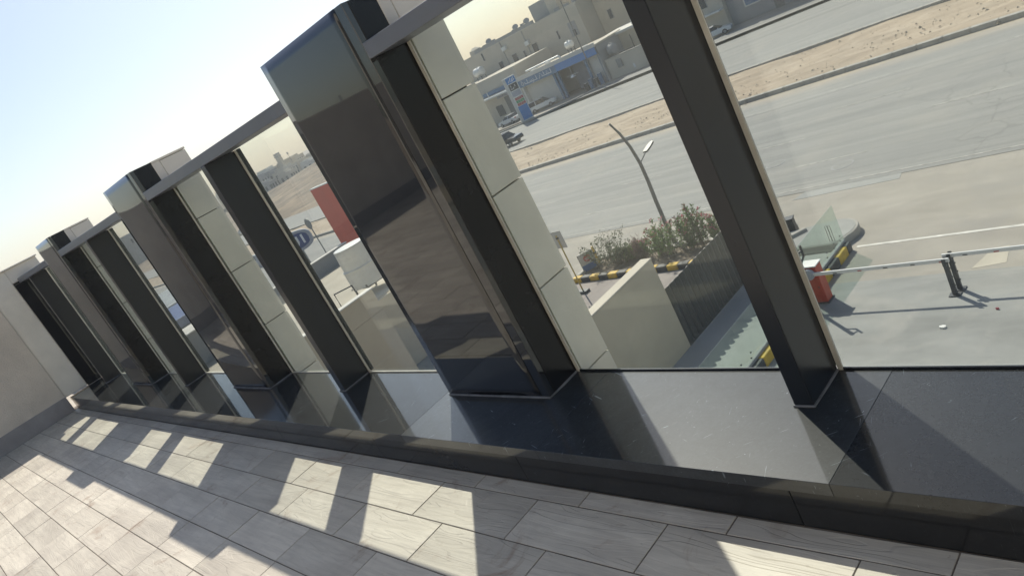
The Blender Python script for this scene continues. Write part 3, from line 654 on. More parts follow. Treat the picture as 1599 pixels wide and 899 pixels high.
def tip_post(loc, lab, h):
    t = thing('boom_support', lab, 'post', loc, 0, 'boom tip supports')
    obj('base_plate', B(-0.12, 0.12, -0.1, 0.1, 0, 0.015), 'dark_steel', t)
    obj('post', B(-0.05, 0.05, -0.035, 0.035, 0.015, h-0.08), 'dark_steel', t, 0.006)
    obj('fork', MB().box(-0.04, 0.04, -0.075, -0.055, h-0.1, h+0.08).box(-0.04, 0.04, 0.055, 0.075, h-0.1, h+0.08).box(-0.04, 0.04, -0.0549, 0.0549, h-0.1, h-0.07), 'dark_steel', t)
    for k in range(3): obj('bolt', MB().tube([(0.05, 0, 0.25+0.22*k), (0.075, 0, 0.25+0.22*k)], 0.016, 6), 'dark_steel', t)
tip_post((-3.64, 14.43, G), 'nearer of the two dark posts holding the boom tips', 0.88)
tip_post((-3.60, 14.67, G), 'farther of the two dark posts holding the boom tips', 0.88)
rp = thing('reader_post', 'dark fork-topped reader post in front of the red barrier cabinet', 'post', (-6.75, 14.02, G))
obj('post', MB().tube([(0, 0, 0), (0, 0, 1.75)], 0.05, 8), 'dark_steel', rp)
obj('fork', MB().tube([(-0.02, 0.0, 1.35), (0.1, 0.14, 1.6), (0.1, 0.14, 1.9)], 0.03, 6), 'dark_steel', rp)
obj('crossbar', MB().tube([(0, 0, 1.72), (0.1, 0.14, 1.75)], 0.025, 6), 'dark_steel', rp)
for (x, y, r_, m_, lab) in ((-3.54, 13.06, 0.075, 'white_metal', 'white crushed cup lying on the driveway'), (-2.63, 13.69, 0.035, 'flower', 'small red scrap of litter on the driveway')):
    tag(obj('litter', MB().prism([(r_*math.cos(k)*random.uniform(.7, 1.2), r_*.7*math.sin(k)*random.uniform(.7, 1.2)) for k in (0, .9, 1.8, 2.7, 3.6, 4.5, 5.4)], -0.012, 0.03), m_, loc=(x, y, G)), lab, 'litter')

# signs on the left of the bed
ps = thing('portable_sign', 'pale sign panel seen from behind on a yellow pole with dark foot', 'sign', (-17.3, 16.68, G))
obj('foot', B(-0.25, 0.25, -0.13, 0.13, 0, 0.10), 'dark_steel', ps, 0.01); obj('pole', MB().tube([(0, 0, 0.1), (0, 0, 2.5)], 0.028, 8), 'yellow_pole', ps)
obj('panel', B(-0.27, 0.27, 0.03, 0.045, 1.95, 2.65), 'sign_pale', ps, 0.004); obj('clamp', B(-0.05, 0.05, -0.03, 0.029, 2.35, 2.42), 'dark_steel', ps)
nb = thing('sign_board', 'small white and blue sign board with a red circle beside the shrubs', 'sign', (-18.25, 18.52, G), R(52))
obj('board', B(-0.33, 0.33, -0.02, 0.02, 0.08, 0.86), 'sign_pale', nb, 0.006); obj('blue_band', B(-0.325, 0.325, -0.026, -0.0205, 0.09, 0.36), 'blue_sign', nb); obj('side_strip', B(-0.345, -0.331, -0.024, 0.024, 0.0, 0.87), 'dark_steel', nb)
obj('red_circle', MB().tube([(0, -0.0205, 0.6), (0, -0.027, 0.6)], 0.15, 24), 'sign_red', nb); obj('white_bar', B(-0.1, 0.1, -0.031, -0.0275, 0.575, 0.625), 'sign_pale', nb); obj('stand', B(-0.3, 0.3, -0.15, 0.15, 0, 0.05), 'dark_steel', nb, 0.01)
yp_ = thing('guard_post', 'short yellow guard post behind the small sign board', 'post', (-18.15, 18.95, G))
obj('post', MB().tube([(0, 0, 0), (0, 0, 0.85)], 0.055, 12), 'yellow_paint', yp_, 0.006); obj('cap', MB().tube([(0, 0, 0.851), (0, 0, 0.875)], 0.05, 12), 'yellow_pole', yp_); obj('band', MB().tube([(0, 0, .55), (0, 0, .65)], 0.057, 12), 'black_paint', yp_)

# ------------------------------------------------------------------ text strokes
def strokes(mb, segs, y, thick, w_):
    for (x0, z0, x1, z1) in segs:
        d = Vector((x1-x0, 0, z1-z0)).normalized(); nrm = Vector((-d.z, 0, d.x))*w_/2; a = Vector((x0, 0, z0))-d*w_*.3; b = Vector((x1, 0, z1))+d*w_*.3
        mb.extr([((a+nrm).x, (a+nrm).z), ((a-nrm).x, (a-nrm).z), ((b-nrm).x, (b-nrm).z), ((b+nrm).x, (b+nrm).z)], y, y+thick)
def arc(cx, cz, r, a0, a1, n, sx=1.0):
    p = [(cx+sx*r*math.cos(R(a0+(a1-a0)*k/n)), cz+r*math.sin(R(a0+(a1-a0)*k/n))) for k in range(n+1)]
    return [(*p[k], *p[k+1]) for k in range(n)]

# ------------------------------------------------------------------ vehicles
def car(lab, loc, rz, paint, kind='sedan', group='parked vehicles', sc=0.82):
    t = thing('car' if kind != 'pickup' else 'pickup_truck', lab, 'car' if kind != 'pickup' else 'pickup', loc, rz, group); t.scale = (sc, sc, sc)
    if kind == 'sedan': prof = [(-2.25, .35), (-2.28, .75), (-2.1, .92), (-1.45, .98), (1.0, .95), (2.1, .78), (2.28, .6), (2.25, .32)]; cab = [(-1.55, .97), (-1.0, 1.40), (0.15, 1.44), (1.05, .95)]
    elif kind == 'suv': prof = [(-2.3, .4), (-2.35, .9), (-2.25, 1.08), (1.1, 1.05), (2.15, .95), (2.35, .7), (2.3, .38)]; cab = [(-2.2, 1.07), (-1.95, 1.72), (0.3, 1.75), (1.15, 1.05)]
    else: prof = [(-2.55, .45), (-2.6, 1.0), (-0.6, 1.05), (1.2, 1.05), (2.4, .95), (2.55, .7), (2.5, .42)]; cab = [(-0.75, 1.04), (-0.6, 1.68), (0.55, 1.7), (1.25, 1.05)]
    body = obj('body', MB().extr(prof, -0.88, 0.88), paint, t, 0.06, 2)
    cm = MB(); n_ = len(cab); vs = [(x, -0.84 if z < 1.1 else -0.66, z) for x, z in cab] + [(x, 0.84 if z < 1.1 else 0.66, z) for x, z in cab]
    cm.add(vs, [tuple(range(n_)), tuple(range(2*n_-1, n_-1, -1))] + [(i, n_+i, n_+(i+1) % n_, (i+1) % n_) for i in range(n_)])
    obj('windows', cm, 'car_glass', t, 0.02)
    top = cab[1:3]
    obj('roof', B(top[0][0]-0.03, top[1][0]+0.03, -0.655, 0.655, top[0][1]-0.005, top[0][1]+0.055), paint, t, 0.025, 2)
    if kind == 'pickup':
        obj('bed', B(-2.5, -0.8, -0.78, 0.78, 1.051, 1.06), 'tyre', t); obj('bed_side', B(-2.55, -0.78, 0.79, 0.87, 1.0, 1.2), paint, t, 0.01); obj('bed_side', B(-2.55, -0.78, -0.87, -0.79, 1.0, 1.2), paint, t, 0.01); obj('tailgate', B(-2.6, -2.52, -0.86, 0.86, 0.6, 1.2), paint, t, 0.01)
    xm = (cab[0][0]+cab[-1][0])/2
    for s_ in (-1, 1):
        for px in (xm-0.35,):
            q = obj('pillar', MB().add([(px-.04, s_*0.85, cab[0][1]), (px+.04, s_*0.85, cab[0][1]), (px+.06, s_*0.672, cab[1][1]), (px-.02, s_*0.672, cab[1][1])], [(0, 1, 2, 3)]), paint, t)
        for wx in (-1.4, 1.4):
            wh = obj('wheel', MB().tube([(wx, s_*0.70, 0.33), (wx, s_*0.90, 0.33)], 0.33, 16), 'tyre', t, 0.02); obj('rim', MB().tube([(wx, s_*0.901, 0.33), (wx, s_*0.915, 0.33)], 0.21, 12), 'grey_steel', wh)
        obj('headlight', B(2.12, 2.275, s_*0.62-0.17, s_*0.62+0.17, 0.62, 0.76), 'lamp_clear', t, 0.02); obj('tail_light', B(-2.315 if kind != 'pickup' else -2.62, -2.2, s_*0.68-0.13, s_*0.68+0.13, 0.72, 0.9), 'lamp_red', t, 0.01)
        obj('mirror', B(cab[-1][0]-0.35, cab[-1][0]-0.22, s_*0.95-0.08, s_*0.95+0.08, cab[-1][1]+.02, cab[-1][1]+.14), paint, t, 0.02)
    obj('number_plate', B(-2.33 if kind != 'pickup' else -2.63, -2.29 if kind != 'pickup' else -2.6, -0.25, 0.25, 0.55, 0.67), 'number_plate', t); obj('windscreen_base', B(cab[-1][0]-0.03, cab[-1][0]+0.05, -0.7, 0.7, cab[-1][1]-0.03, cab[-1][1]+0.012), 'tyre', t)
    return t
car('white car parked left of the blue price pylon', (-71.0, 67.6, G), R(175), 'car_white', 'sedan')
car('white car with dark front parked just right of the price pylon', (-66.0, 69.2, G), R(30), 'car_white', 'suv')
car('white off-roader parked right of the round tank, cut by the mullion', (-50.0, 71.6, G), R(10), 'car_white', 'suv')
car('silver car parked behind the white off-roader', (-53.0, 74.0, G), R(80), 'car_silver', 'sedan')
car('white sedan in front of the shaded building at the top', (-41.2, 71.2, G), R(20), 'car_white', 'sedan')
car('black pickup on the far road, partly hidden by the stone column', (-56.6, 52.2, G), R(0), 'car_black', 'pickup')
for i, (x, y, r_, pt, kd) in enumerate([(-119, 49.8, 2, 'car_white', 'sedan'), (-84, 33.6, 182, 'car_white', 'suv'), (-152, 61.6, 0, 'car_silver', 'sedan')]):
    car(['white sedan far along the road beyond the second pillar', 'white off-roader on the near lanes, seen past the second pillar', 'silver sedan farthest along the road', 'silver sedan on the near lanes beyond the blue oval sign'][i], (x, y, G), R(r_), pt, kd, 'distant vehicles')

# ------------------------------------------------------------------ filling station and shops opposite
py = thing('price_pylon', 'tall blue and white fuel price pylon with red and green price panels', 'sign pylon', (-64.45, 64.35, G), R(49))
obj('plinth', B(-0.85, 0.85, -0.35, 0.4, 0, 0.15), 'kerb', py, 0.02); obj('body', B(-0.66, 0.66, -0.2, 0.2, 0.15, 5.75), 'white_metal', py, 0.03); obj('side_fin', B(-0.98, -0.67, -0.22, 0.22, 0.15, 5.7), 'wall_white', py, 0.03)
obj('lower_panel', B(-0.6, 0.6, -0.215, -0.201, 0.3, 2.05), 'blue_bright', py); obj('logo_panel', B(-0.6, 0.6, -0.215, -0.201, 4.95, 5.65), 'blue_bright', py)
lg = MB(); strokes(lg, [(-0.35, 5.1, 0.05, 5.5), (-0.05, 5.1, 0.4, 5.55), (0.1, 5.08, 0.45, 5.3)], -0.222, 0.006, 0.09); obj('logo', lg, 'sign_letter', py)
obj('display', B(-0.55, 0.55, -0.215, -0.201, 4.05, 4.85), 'led_dark', py); dg = MB(); strokes(dg, [(-0.3, 4.5, -0.3, 4.7), (-0.1, 4.2, 0.0, 4.4), (0.2, 4.45, 0.2, 4.65), (-0.35, 4.2, -0.25, 4.35)], -0.222, 0.006, 0.08); obj('digits', dg, 'sign_letter', py)
obj('grey_panel', B(-0.55, 0.55, -0.212, -0.201, 3.3, 3.95), 'sign_frame', py)
for k, (z, m_) in enumerate(((2.98, 'led_red'), (2.62, 'led_green'), (2.26, 'led_red'))):
    q = obj('price_panel', B(-0.5, 0.55, -0.215, -0.201, z-0.16, z+0.16), m_, py); dg = MB(); strokes(dg, [(-0.25, z-.08, -0.25, z+.08), (0.0, z-.08, 0.0, z+.08), (0.0, z+.08, .12, z+.08), (0.28, z-.08, .28, z+.08), (.28, z-.08, .4, z-.08)], -0.221, 0.005, 0.035); obj('digits', dg, 'sign_pale', q)

st = thing('service_station', 'low car service building with blue sign band and open bays', 'building', (-62.3, 69.9, G))
obj('rear_wall', B(-7.0, 6.9, 5.4, 5.7, 0, 4.4), 'wall_white', st); obj('side_wall', B(6.6, 6.9, 0.4, 5.39, 0, 4.4), 'wall_grey', st); obj('side_wall', B(-7.0, -6.7, 0.4, 5.39, 0, 4.4), 'wall_white', st)  # right side wall greyed: its shade is put into the colour
obj('front_wall', B(-6.69, -1.2, 1.0, 1.2, 0.0, 3.45), 'wall_white', st); obj('bay_wall', B(-0.5, 4.6, 3.6, 3.75, 0.0, 3.45), 'sign_frame', st); obj('front_wall', B(4.65, 6.59, 1.0, 1.2, 0, 3.45), 'wall_white', st)
for x in (-1.15, -0.55, 4.3, 6.5): obj('column', B(x, x+0.3, 0.45, 0.75, 0, 3.5), 'blue_muted', st)
obj('roof', B(-7.1, 7.0, 0.2, 5.8, 4.41, 4.6), 'wall_cream', st, 0.02); obj('parapet', B(-7.1, 7.0, 0.05, 0.19, 4.35, 4.85), 'wall_white', st)
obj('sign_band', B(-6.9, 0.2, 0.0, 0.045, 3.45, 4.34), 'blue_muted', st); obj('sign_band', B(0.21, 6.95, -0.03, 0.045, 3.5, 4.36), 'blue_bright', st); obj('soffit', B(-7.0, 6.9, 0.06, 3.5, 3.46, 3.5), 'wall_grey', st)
tx = MB()
strokes(tx, arc(-6.1, 3.85, 0.2, 0, 360, 14) + [(-6.25, 4.2, -6.2, 4.2), (-6.05, 4.2, -6.0, 4.2)], -0.02, 0.015, 0.07)
strokes(tx, [(-5.6, 3.7, -3.3, 3.7), (-5.6, 3.7, -5.65, 3.95), (-5.1, 3.7, -5.1, 4.2), (-4.6, 3.7, -4.6, 3.9), (-4.3, 3.7, -4.3, 3.9), (-4.0, 3.7, -4.0, 3.95), (-3.4, 3.7, -3.4, 4.22)], -0.02, 0.015, 0.08)
strokes(tx, arc(-3.05, 3.95, 0.32, 10, -85, 6) + [(-2.4, 3.75, -0.7, 3.75), (-2.3, 3.75, -2.3, 3.98), (-1.95, 3.75, -1.95, 4.25), (-1.5, 3.75, -1.5, 3.95), (-1.2, 3.75, -1.2, 3.95), (-0.7, 3.75, -0.7, 4.2), (-1.4, 4.1, -1.3, 4.1), (-2.6, 4.15, -2.5, 4.15), (-4.2, 3.5, -4.1, 3.5)], -0.02, 0.015, 0.08)
obj('lettering', tx, 'sign_letter', st)
for x, hh in ((-5.0, .25), (-2.2, .4), (2.0, .2), (4.3, .25)): obj('roof_vent', B(x, x+0.7, 1.2, 1.6, 4.601, 4.601+hh), 'white_metal', st, 0.02)
obj('roof_duct', MB().tube([(-6.8, 2.3, 4.95), (-0.6, 2.3, 5.0), (-0.4, 2.3, 4.7)], 0.14, 8), 'galv', st)
fx = thing('ceiling_fan', 'bright white fan-like fixture hanging in the shaded service bay', 'fan', (-59.8, 69.6, G+2.35))
obj('blade', B(-0.95, 0.95, -0.09, 0.09, 0.1, 0.14), 'white_metal', fx); obj('rod', MB().tube([(0, 0, 0.14), (0, 0, 1.14)], 0.025, 6), 'white_metal', fx)
obj('shade', MB().tube([(0, 0, 0.1), (0, 0, -0.15), (0, 0, -0.25)], [0.12, 0.42, 0.2], 10), 'white_metal', fx)
for k, (x, y, hh) in enumerate(((-58.6, 69.7, 0.9), (-57.9, 69.9, 1.2), (-57.1, 70.0, 1.0), (-56.5, 70.2, 1.35))):
    b_ = thing('drum_stack', ['first oil drum from the left in the service bay', 'second oil drum from the left in the service bay', 'third oil drum from the left in the service bay', 'rightmost oil drum beside the service bay corner'][k], 'drum', (x, y, G), 0, 'oil drums by the service bay')
    obj('drum', MB().tube([(0, 0, 0), (0, 0, hh)], 0.28, 12), 'blue_muted' if k % 2 else 'dark_steel', b_, 0.02); obj('lid', MB().tube([(0, 0, hh+.001), (0, 0, hh+0.03)], 0.24, 12), 'white_metal', b_)
sp = thing('utility_pole', 'thin tall pole in front of the service building right end', 'pole', (-56.3, 69.0, G))
obj('pole', MB().tube([(0, 0, 0), (0, 0, 6), (0.02, 0, 12.5)], [.09, .07, .05], 8), 'lamp_pole', sp); obj('foot', MB().tube([(0, 0, 0), (0, 0, 0.3)], 0.14, 8), 'kerb', sp)

sh = thing('corner_shop', 'pale shop with white canopy and blue sign left of the price pylon', 'building', (-75.5, 72.0, G))
obj('wall', B(-5.5, 4.6, 0.3, 8, 0, 6.3), 'wall_cream', sh, 0.02); obj('canopy', B(-4.6, 3.6, -1.6, 0.29, 3.72, 3.95), 'white_metal', sh, 0.02); obj('sign_band', B(-3.0, 2.6, -0.05, 0.28, 4.05, 4.55), 'blue_muted', sh, 0.01)
obj('shutter', B(0.4, 2.2, 0.24, 0.299, 0, 3.1), 'shutter', sh); obj('window', B(-2.0, -0.6, 0.24, 0.299, 0.8, 2.3), 'window_dark', sh); obj('sign_panel', B(-0.6, 1.9, -0.06, 0.29, 3.2, 3.62), 'sign_frame', sh)
lt = MB(); strokes(lt, [(-0.4, 3.3, -0.4, 3.52), (-0.2, 3.3, -0.2, 3.52), (-0.2, 3.52, 0.0, 3.3), (0, 3.3, 0, 3.52), (0.4, 3.32, 0.2, 3.41), (0.2, 3.41, 0.4, 3.52), (0.6, 3.3, .6, 3.52), (.6, 3.52, .8, 3.52), (.6, 3.41, .75, 3.41), (1.0, 3.3, 1.0, 3.52), (1.25, 3.3, 1.25, 3.52), (1.25, 3.3, 1.5, 3.3)], -0.075, 0.012, 0.05); obj('lettering', lt, 'led_dark', sh)
obj('canopy_post', B(-0.5, -0.4, -1.55, -1.45, 3.96, 4.7), 'white_metal', sh)

def windows(parent, y, rects, rm='window_dark'):
    for (x, z, w_, h_) in rects:
        f_ = obj('window', B(x-w_/2-0.06, x+w_/2+0.06, y-0.05, y+0.02, z-h_/2-0.06, z+h_/2+0.06), 'wall_grey', parent); obj('pane', B(x-w_/2, x+w_/2, y-0.058, y-0.051, z-h_/2, z+h_/2), rm, f_)
def crenel(parent, x0, x1, y, z, m_='wall_grey'):
    x = x0; mb = MB()
    while x < x1:
        obj('roof_block', B(x, min(x+random.uniform(.5, 1.3), x1), y, y+0.4, z, z+random.uniform(.25, .7)), m_, parent); x += random.uniform(1.0, 2.0)
def water_tank(lab, loc, r_, h_, m_='white_metal', upright=False, group='rooftop water tanks'):
    t = thing('water_tank', lab, 'water tank', loc, 0, group)
    if upright:
        p_ = MB().tube([(0, 0, .4), (0, 0, .4+h_*.45), (0, 0, .4+h_*.47), (0, 0, .4+h_*.5), (0, 0, .4+h_)], [r_*1.06, r_*1.06, r_*1.12, r_, r_*.97], 28); obj('drum', p_, m_, t)
        obj('lid', MB().tube([(0, 0, .401+h_), (0, 0, .44+h_)], [r_*.96, r_*.5], 28), 'white_metal', t)
        obj('band', MB().tube([(0, 0, .4+h_*.7), (0, 0, .4+h_*.72)], r_*1.0, 28), m_, t)
    else:
        obj('drum', MB().tube([(-h_/2-.12, 0, .55+r_), (-h_/2, 0, .55+r_), (h_/2, 0, .55+r_), (h_/2+.12, 0, .55+r_)], [r_*.6, r_, r_, r_*.6], 16), m_, t)
        obj('hatch', MB().tube([(0, 0, .5+2*r_), (0, 0, .65+2*r_)], 0.2, 8), m_, t)
    for sx in (-1, 1):
        for sy in (-1, 1): obj('leg', MB().tube([(sx*(h_*.35 if not upright else r_*.75), sy*r_*.7, 0), (sx*(h_*.35 if not upright else r_*.75), sy*r_*.7, .5)], 0.05, 6), 'dark_steel', t)
    obj('stand', B(-(h_*.45 if not upright else r_), (h_*.45 if not upright else r_), -r_*.8, r_*.8, .36, .40), 'dark_steel', t)
    return t

ap = thing('apartment_block', 'long beige flat-roofed block with small dark windows behind the shop', 'building', (-80, 83, G))
obj('wall', B(-12, 14.3, 0, 12, 0, 9.9), 'wall_cream', ap, 0.02); obj('low_wing', B(-14, -1.2, -5.5, -0.01, 0, 6.2), 'wall_cream', ap, 0.02)
obj('stair_tower', B(4.8, 9.9, 1.5, 6, 9.91, 12.3), 'wall_grey', ap, 0.02); obj('stair_tower', B(8.3, 10.2, 1.2, 5, 9.91, 11.9), 'wall_cream', ap, 0.02); obj('roof_parapet', B(-8, 5.6, 0.02, 0.4, 9.91, 10.4), 'wall_grey', ap); crenel(ap, -8, 4.6, 0.5, 10.0); crenel(ap, 10, 14, 0.3, 9.91); obj('step_panel', B(5.8, 14.25, -0.25, -0.011, 0, 9.7), 'wall_cream', ap, 0.02); obj('roof_dome', MB().tube([(-10.8, 3, 9.91), (-10.8, 3, 10.6), (-10.8, 3, 10.95)], [1.1, 1.0, .4], 12), 'wall_cream', ap)
windows(ap, -0.02, [(-3.65, 6.6, .85, 1.2), (-0.3, 6.45, .95, 1.75), (1.85, 6.55, .3, 1.1), (-6.6, 9.0, .28, 1.1), (4.25, 6.45, .95, 1.85)])
windows(ap, -0.26, [(9.4, 6.95, .28, 1.1)], 'window_dark')
obj('window', B(11.6, 13.0, -0.31, -0.251, 5.8, 7.8), 'wall_grey', ap); obj('window', B(12.1, 12.6, -0.36, -0.311, 5.9, 6.7), 'window_dark', ap)
for x, z in ((-5.2, 5.0), (2.9, 7.6), (-1.9, 8.4), (5.2, 5.3)): obj('ac_unit', B(x, x+0.85, -0.45, -0.03, z, z+0.6), 'white_metal', ap, 0.03)
for x in (-2.0, 3.0): obj('drain_pipe', MB().tube([(x, -0.06, 0), (x, -0.06, 9.8)], 0.06, 6), 'wall_grey', ap)
for x, y_ in ((-6, 2), (-1, 3.5), (2.5, 2.5)): obj('satellite_dish', MB().tube([(x, y_, 10.3), (x+.1, y_-.15, 10.7), (x+.14, y_-.2, 10.75)], [.04, .1, .5], 10), 'wall_grey', ap)
water_tank('white rooftop water tank above the shop left of the pylon', (-85.7, 80.0, G+6.2), 0.65, 1.5)
water_tank('small white rooftop tank behind the service building sign', (-62.5, 74.5, G+4.6), 0.45, 0.85)
water_tank('large round tank beside the low wall right of the service building', (-54.5, 71.8, G+1.9), 0.68, 0.7, 'wall_grey')
ap2 = thing('villa', 'tall plain beige building rising out of the top of the picture', 'building', (-57, 86, G))
obj('wall', B(-8.6, 11, 0, 12, 0, 13.5), 'wall_beige', ap2, 0.02); obj('wing', B(2.5, 16, -3, -0.01, 0, 12.0), 'wall_beige', ap2, 0.02); windows(ap2, -0.02, [(-6.5, 6.3, .6, 1.2), (-2.5, 11.5, .5, .4), (-1.2, 11.5, .5, .4), (0.1, 11.5, .5, .4), (1.4, 11.5, .5, .4)]); obj('roof_edge', B(-8.7, 11.1, -0.1, 12.1, 13.501, 13.8), 'wall_cream', ap2)
ap3 = thing('low_annex', 'low beige annex with a pale sunlit roof edge behind the tank', 'building', (-55, 75, G))
obj('wall', B(-4.2, 9, 0, 6, 0, 4.2), 'wall_beige', ap3); obj('roof', B(-4.4, 9.2, -0.5, 6.2, 4.201, 4.5), 'wall_white', ap3, 0.02); obj('pipe', MB().tube([(1.2, -0.1, 1.5), (1.2, -0.1, 3.6)], 0.05, 6), 'dark_steel', ap3); obj('ac_unit', B(3.4, 4.3, -0.4, -0.01, 2.5, 3.1), 'white_metal', ap3, 0.03)
for x in (1.6, 3.4): obj('roof_unit', B(x, x+.8, 0.5, 1.3, 4.501, 5.1), 'white_metal', ap3, 0.03)
lw = thing('yard_wall', 'low beige yard wall right of the service building', 'wall', (-55.3, 70.6, G))
obj('wall_body', B(0, 8.2, 0, 0.25, 0, 2.35), 'wall_cream', lw, 0.02); obj('coping', B(-0.05, 8.25, -0.04, 0.29, 2.351, 2.43), 'kerb', lw); obj('pipe', MB().tube([(0.5, -0.05, 2.5), (4.5, -0.05, 2.55)], 0.05, 6), 'dark_steel', lw); obj('meter', B(1.6, 2.3, -0.2, -0.01, 1.0, 2.0), 'grey_steel', lw, 0.02)
for k in range(2): pass
ap4 = thing('shaded_building', 'grey building in shade at the top edge right of the mullion', 'building', (-36, 74.6, G))
obj('wall', B(-4.8, 16, 0, 12, 0, 8.5), 'grey_shade', ap4, 0.02); obj('bay', B(-8.2, -4.81, -0.6, 8, 0, 7.5), 'wall_cream', ap4, 0.02)  # wall colour has the building's shade put in
f_ = obj('window', B(-2.9, -1.1, -0.06, 0.02, 1.3, 3.3), 'wall_white', ap4); obj('pane', B(-2.72, -1.28, -0.075, -0.061, 1.45, 3.15), 'blue_muted', f_)
windows(ap4, -0.62, [(-6.9, 3.6, .7, 1.3)]); windows(ap4, -0.02, [(2.4, 2.3, 1.4, 1.6), (5.6, 2.3, 1.4, 1.6)]); obj('awning', B(-7.6, -4.9, -1.6, -0.61, 2.1, 2.25), 'white_metal', ap4); obj('door', B(0.2, 1.2, -0.05, -0.001, 0, 2.1), 'shutter', ap4)

# ------------------------------------------------------------------ neighbouring low buildings on our side (left panes)
nb1 = thing('neighbour_building', 'low flat-roofed beige neighbour building with parapets and roof tank', 'building', (-28, 0, G))
obj('wall', B(-7.0, 6.4, -8, 11.2, 0, 3.1), 'wall_beige', nb1, 0.01); obj('wall', B(-7.0, 4.9, 11.21, 18.2, 0, 3.1), 'wall_beige', nb1, 0.01); obj('roof_deck', B(-6.8, 6.2, -7.9, 11.2, 3.101, 3.14), 'roof_slab', nb1); obj('roof_deck', B(-6.8, 4.7, 11.201, 18.1, 3.101, 3.138), 'roof_slab', nb1)
obj('parapet', B(6.12, 6.4, -8, 11.2, 3.105, 3.97), 'wall_beige', nb1, 0.01); obj('coping', B(6.06, 6.46, -8, 11.24, 3.971, 4.02), 'wall_white', nb1, 0.01)
obj('parapet', B(-7.3, -7.0, -8, 18.4, 3.105, 3.97), 'grey_shade', nb1, 0.01); obj('coping', B(-7.36, -6.94, -8, 18.45, 3.971, 4.02), 'wall_white', nb1, 0.01); obj('low_parapet', B(-6.9, 4.9, 18.0, 18.2, 3.105, 3.35), 'wall_beige', nb1, 0.01)  # far parapet coloured greyer than the near one for its shaded face
obj('roof_hut', B(-6.9, -4.6, 4.0, 10.6, 3.141, 4.7), 'wall_grey', nb1, 0.02); obj('hut_coping', B(-6.95, -4.5, 3.95, 10.65, 4.701, 4.76), 'wall_white', nb1)
water_tank('large upright cream water tank on the neighbour roof, left of the nearest pillar', (-24.9, 13.05, G+3.14), 0.72, 1.75, 'tank', True)
water_tank('second upright pale tank on the neighbour roof half hidden by the nearest pillar', (-24.2, 14.9, G+3.14), 0.62, 1.4, 'white_metal', True)
pf = thing('pipe_frame', 'dark bent pipes standing beside the roof tank', 'pipes', (-25.4, 11.6, G+3.14))
obj('pipe', MB().tube([(0, 0, 0), (0, 0, 0.7), (0.8, 0.5, 0.75), (0.8, 0.5, 0)], 0.035, 6), 'dark_steel', pf); obj('pipe', MB().tube([(-.6, -.2, 0), (-.6, -.2, .55)], 0.03, 6), 'dark_steel', pf); obj('slab', B(-0.9, 1.2, -.9, -0.2, 0, 0.06), 'wall_white', pf)
rs = thing('red_panel', 'big plain red sign panel with white top edge above the neighbour roof', 'sign', (-37.5, 20.0, G))
obj('panel', B(-0.85, 2.2, -0.12, 0.12, 3.3, 7.2), 'red_sign', rs, 0.01); obj('top_edge', B(-0.87, 2.22, -0.14, 0.14, 7.201, 7.27), 'white_metal', rs); obj('post', B(-0.7, -0.5, -0.1, 0.1, 0, 3.29), 'dark_steel', rs); obj('post', B(1.8, 2.0, -0.1, 0.1, 0, 3.29), 'dark_steel', rs)
bs = thing('oval_sign', 'blue oval roadside sign with two white Arabic letters', 'sign', (-53.4, 23.3, G), R(45))
def oval(w_, h_, n=20):
    return [(w_*math.copysign(abs(math.cos(2*math.pi*k/n))**.6, math.cos(2*math.pi*k/n)), h_*math.copysign(abs(math.sin(2*math.pi*k/n))**.6, math.sin(2*math.pi*k/n))) for k in range(n)]
cz = 3.55
obj('frame', MB().extr([(x, z+cz) for x, z in oval(2.5, .86)], -0.12, 0.12), 'sign_frame', bs, 0.02); obj('face', MB().extr([(x, z+cz) for x, z in oval(2.25, .64)], -0.14, -0.121), 'navy_sign', bs)
lt = MB(); strokes(lt, [(1.75, cz-.28, 1.75, cz+.36), (1.3, cz-.1, 1.3, cz+.34), (1.3, cz-.1, 1.2, cz-.28), (1.2, cz-.28, 0.85, cz-.28), (0.85, cz-.28, 0.75, cz-.1), (-0.5, cz-.25, -0.5, cz+.1), (-0.5, cz-.25, -1.3, cz-.25), (-1.3, cz-.25, -1.3, cz+.2)], -0.155, 0.012, 0.17); obj('lettering', lt, 'sign_letter', bs)
for x in (-1.2, 1.2): obj('post', MB().tube([(x, 0, 0), (x, 0, 2.95)], 0.08, 8), 'grey_steel', bs)
rd = thing('round_sign', 'grey round traffic sign seen from behind right of the oval sign', 'sign', (-54.3, 26.6, G))
obj('disc', MB().tube([(0, 0, 4.1), (0, -0.03, 4.1)], 0.48, 20), 'grey_steel', rd); obj('pole', MB().tube([(0, 0.04, 0), (0, 0.04, 4.6)], 0.05, 8), 'grey_steel', rd)
sp2 = thing('median_lamp', 'thin pole with small dark head standing in the road beyond the oval sign', 'pole', (-67.5, 36.0, G)); obj('pole', MB().tube([(0, 0, 0), (0, 0, 2.6)], 0.05, 6), 'grey_steel', sp2); obj('head', MB().tube([(-.02, -.1, 2.75), (.02, .1, 2.75)], 0.2, 12), 'dark_steel', sp2)
nb2 = thing('ribbed_shed', 'long shed with white ribbed metal roof far along our side', 'shed', (-68, 15, G))
obj('wall', B(-9, 8, -8, 6, 0, 3.5), 'wall_grey', nb2)
for k in range(34): obj('roof_rib', B(-9.2+k*0.52, -9.2+k*0.52+0.40, -8.2, 6.3, 3.51, 3.6+(0.07 if k % 2 else 0)), 'galv', nb2, 0.02)
obj('eaves', B(8.3, 8.5, -8.2, 6.3, 3.3, 3.75), 'white_metal', nb2)
nb3 = thing('blue_awning', 'flat blue awning panel in front of the ribbed shed', 'awning', (-51, 12.5, G)); obj('panel', B(-5.5, 4, -5, 3, 3.7, 3.9), 'navy_sign', nb3); obj('edge', B(4.001, 4.2, -5, 3, 3.4, 3.95), 'sign_frame', nb3)
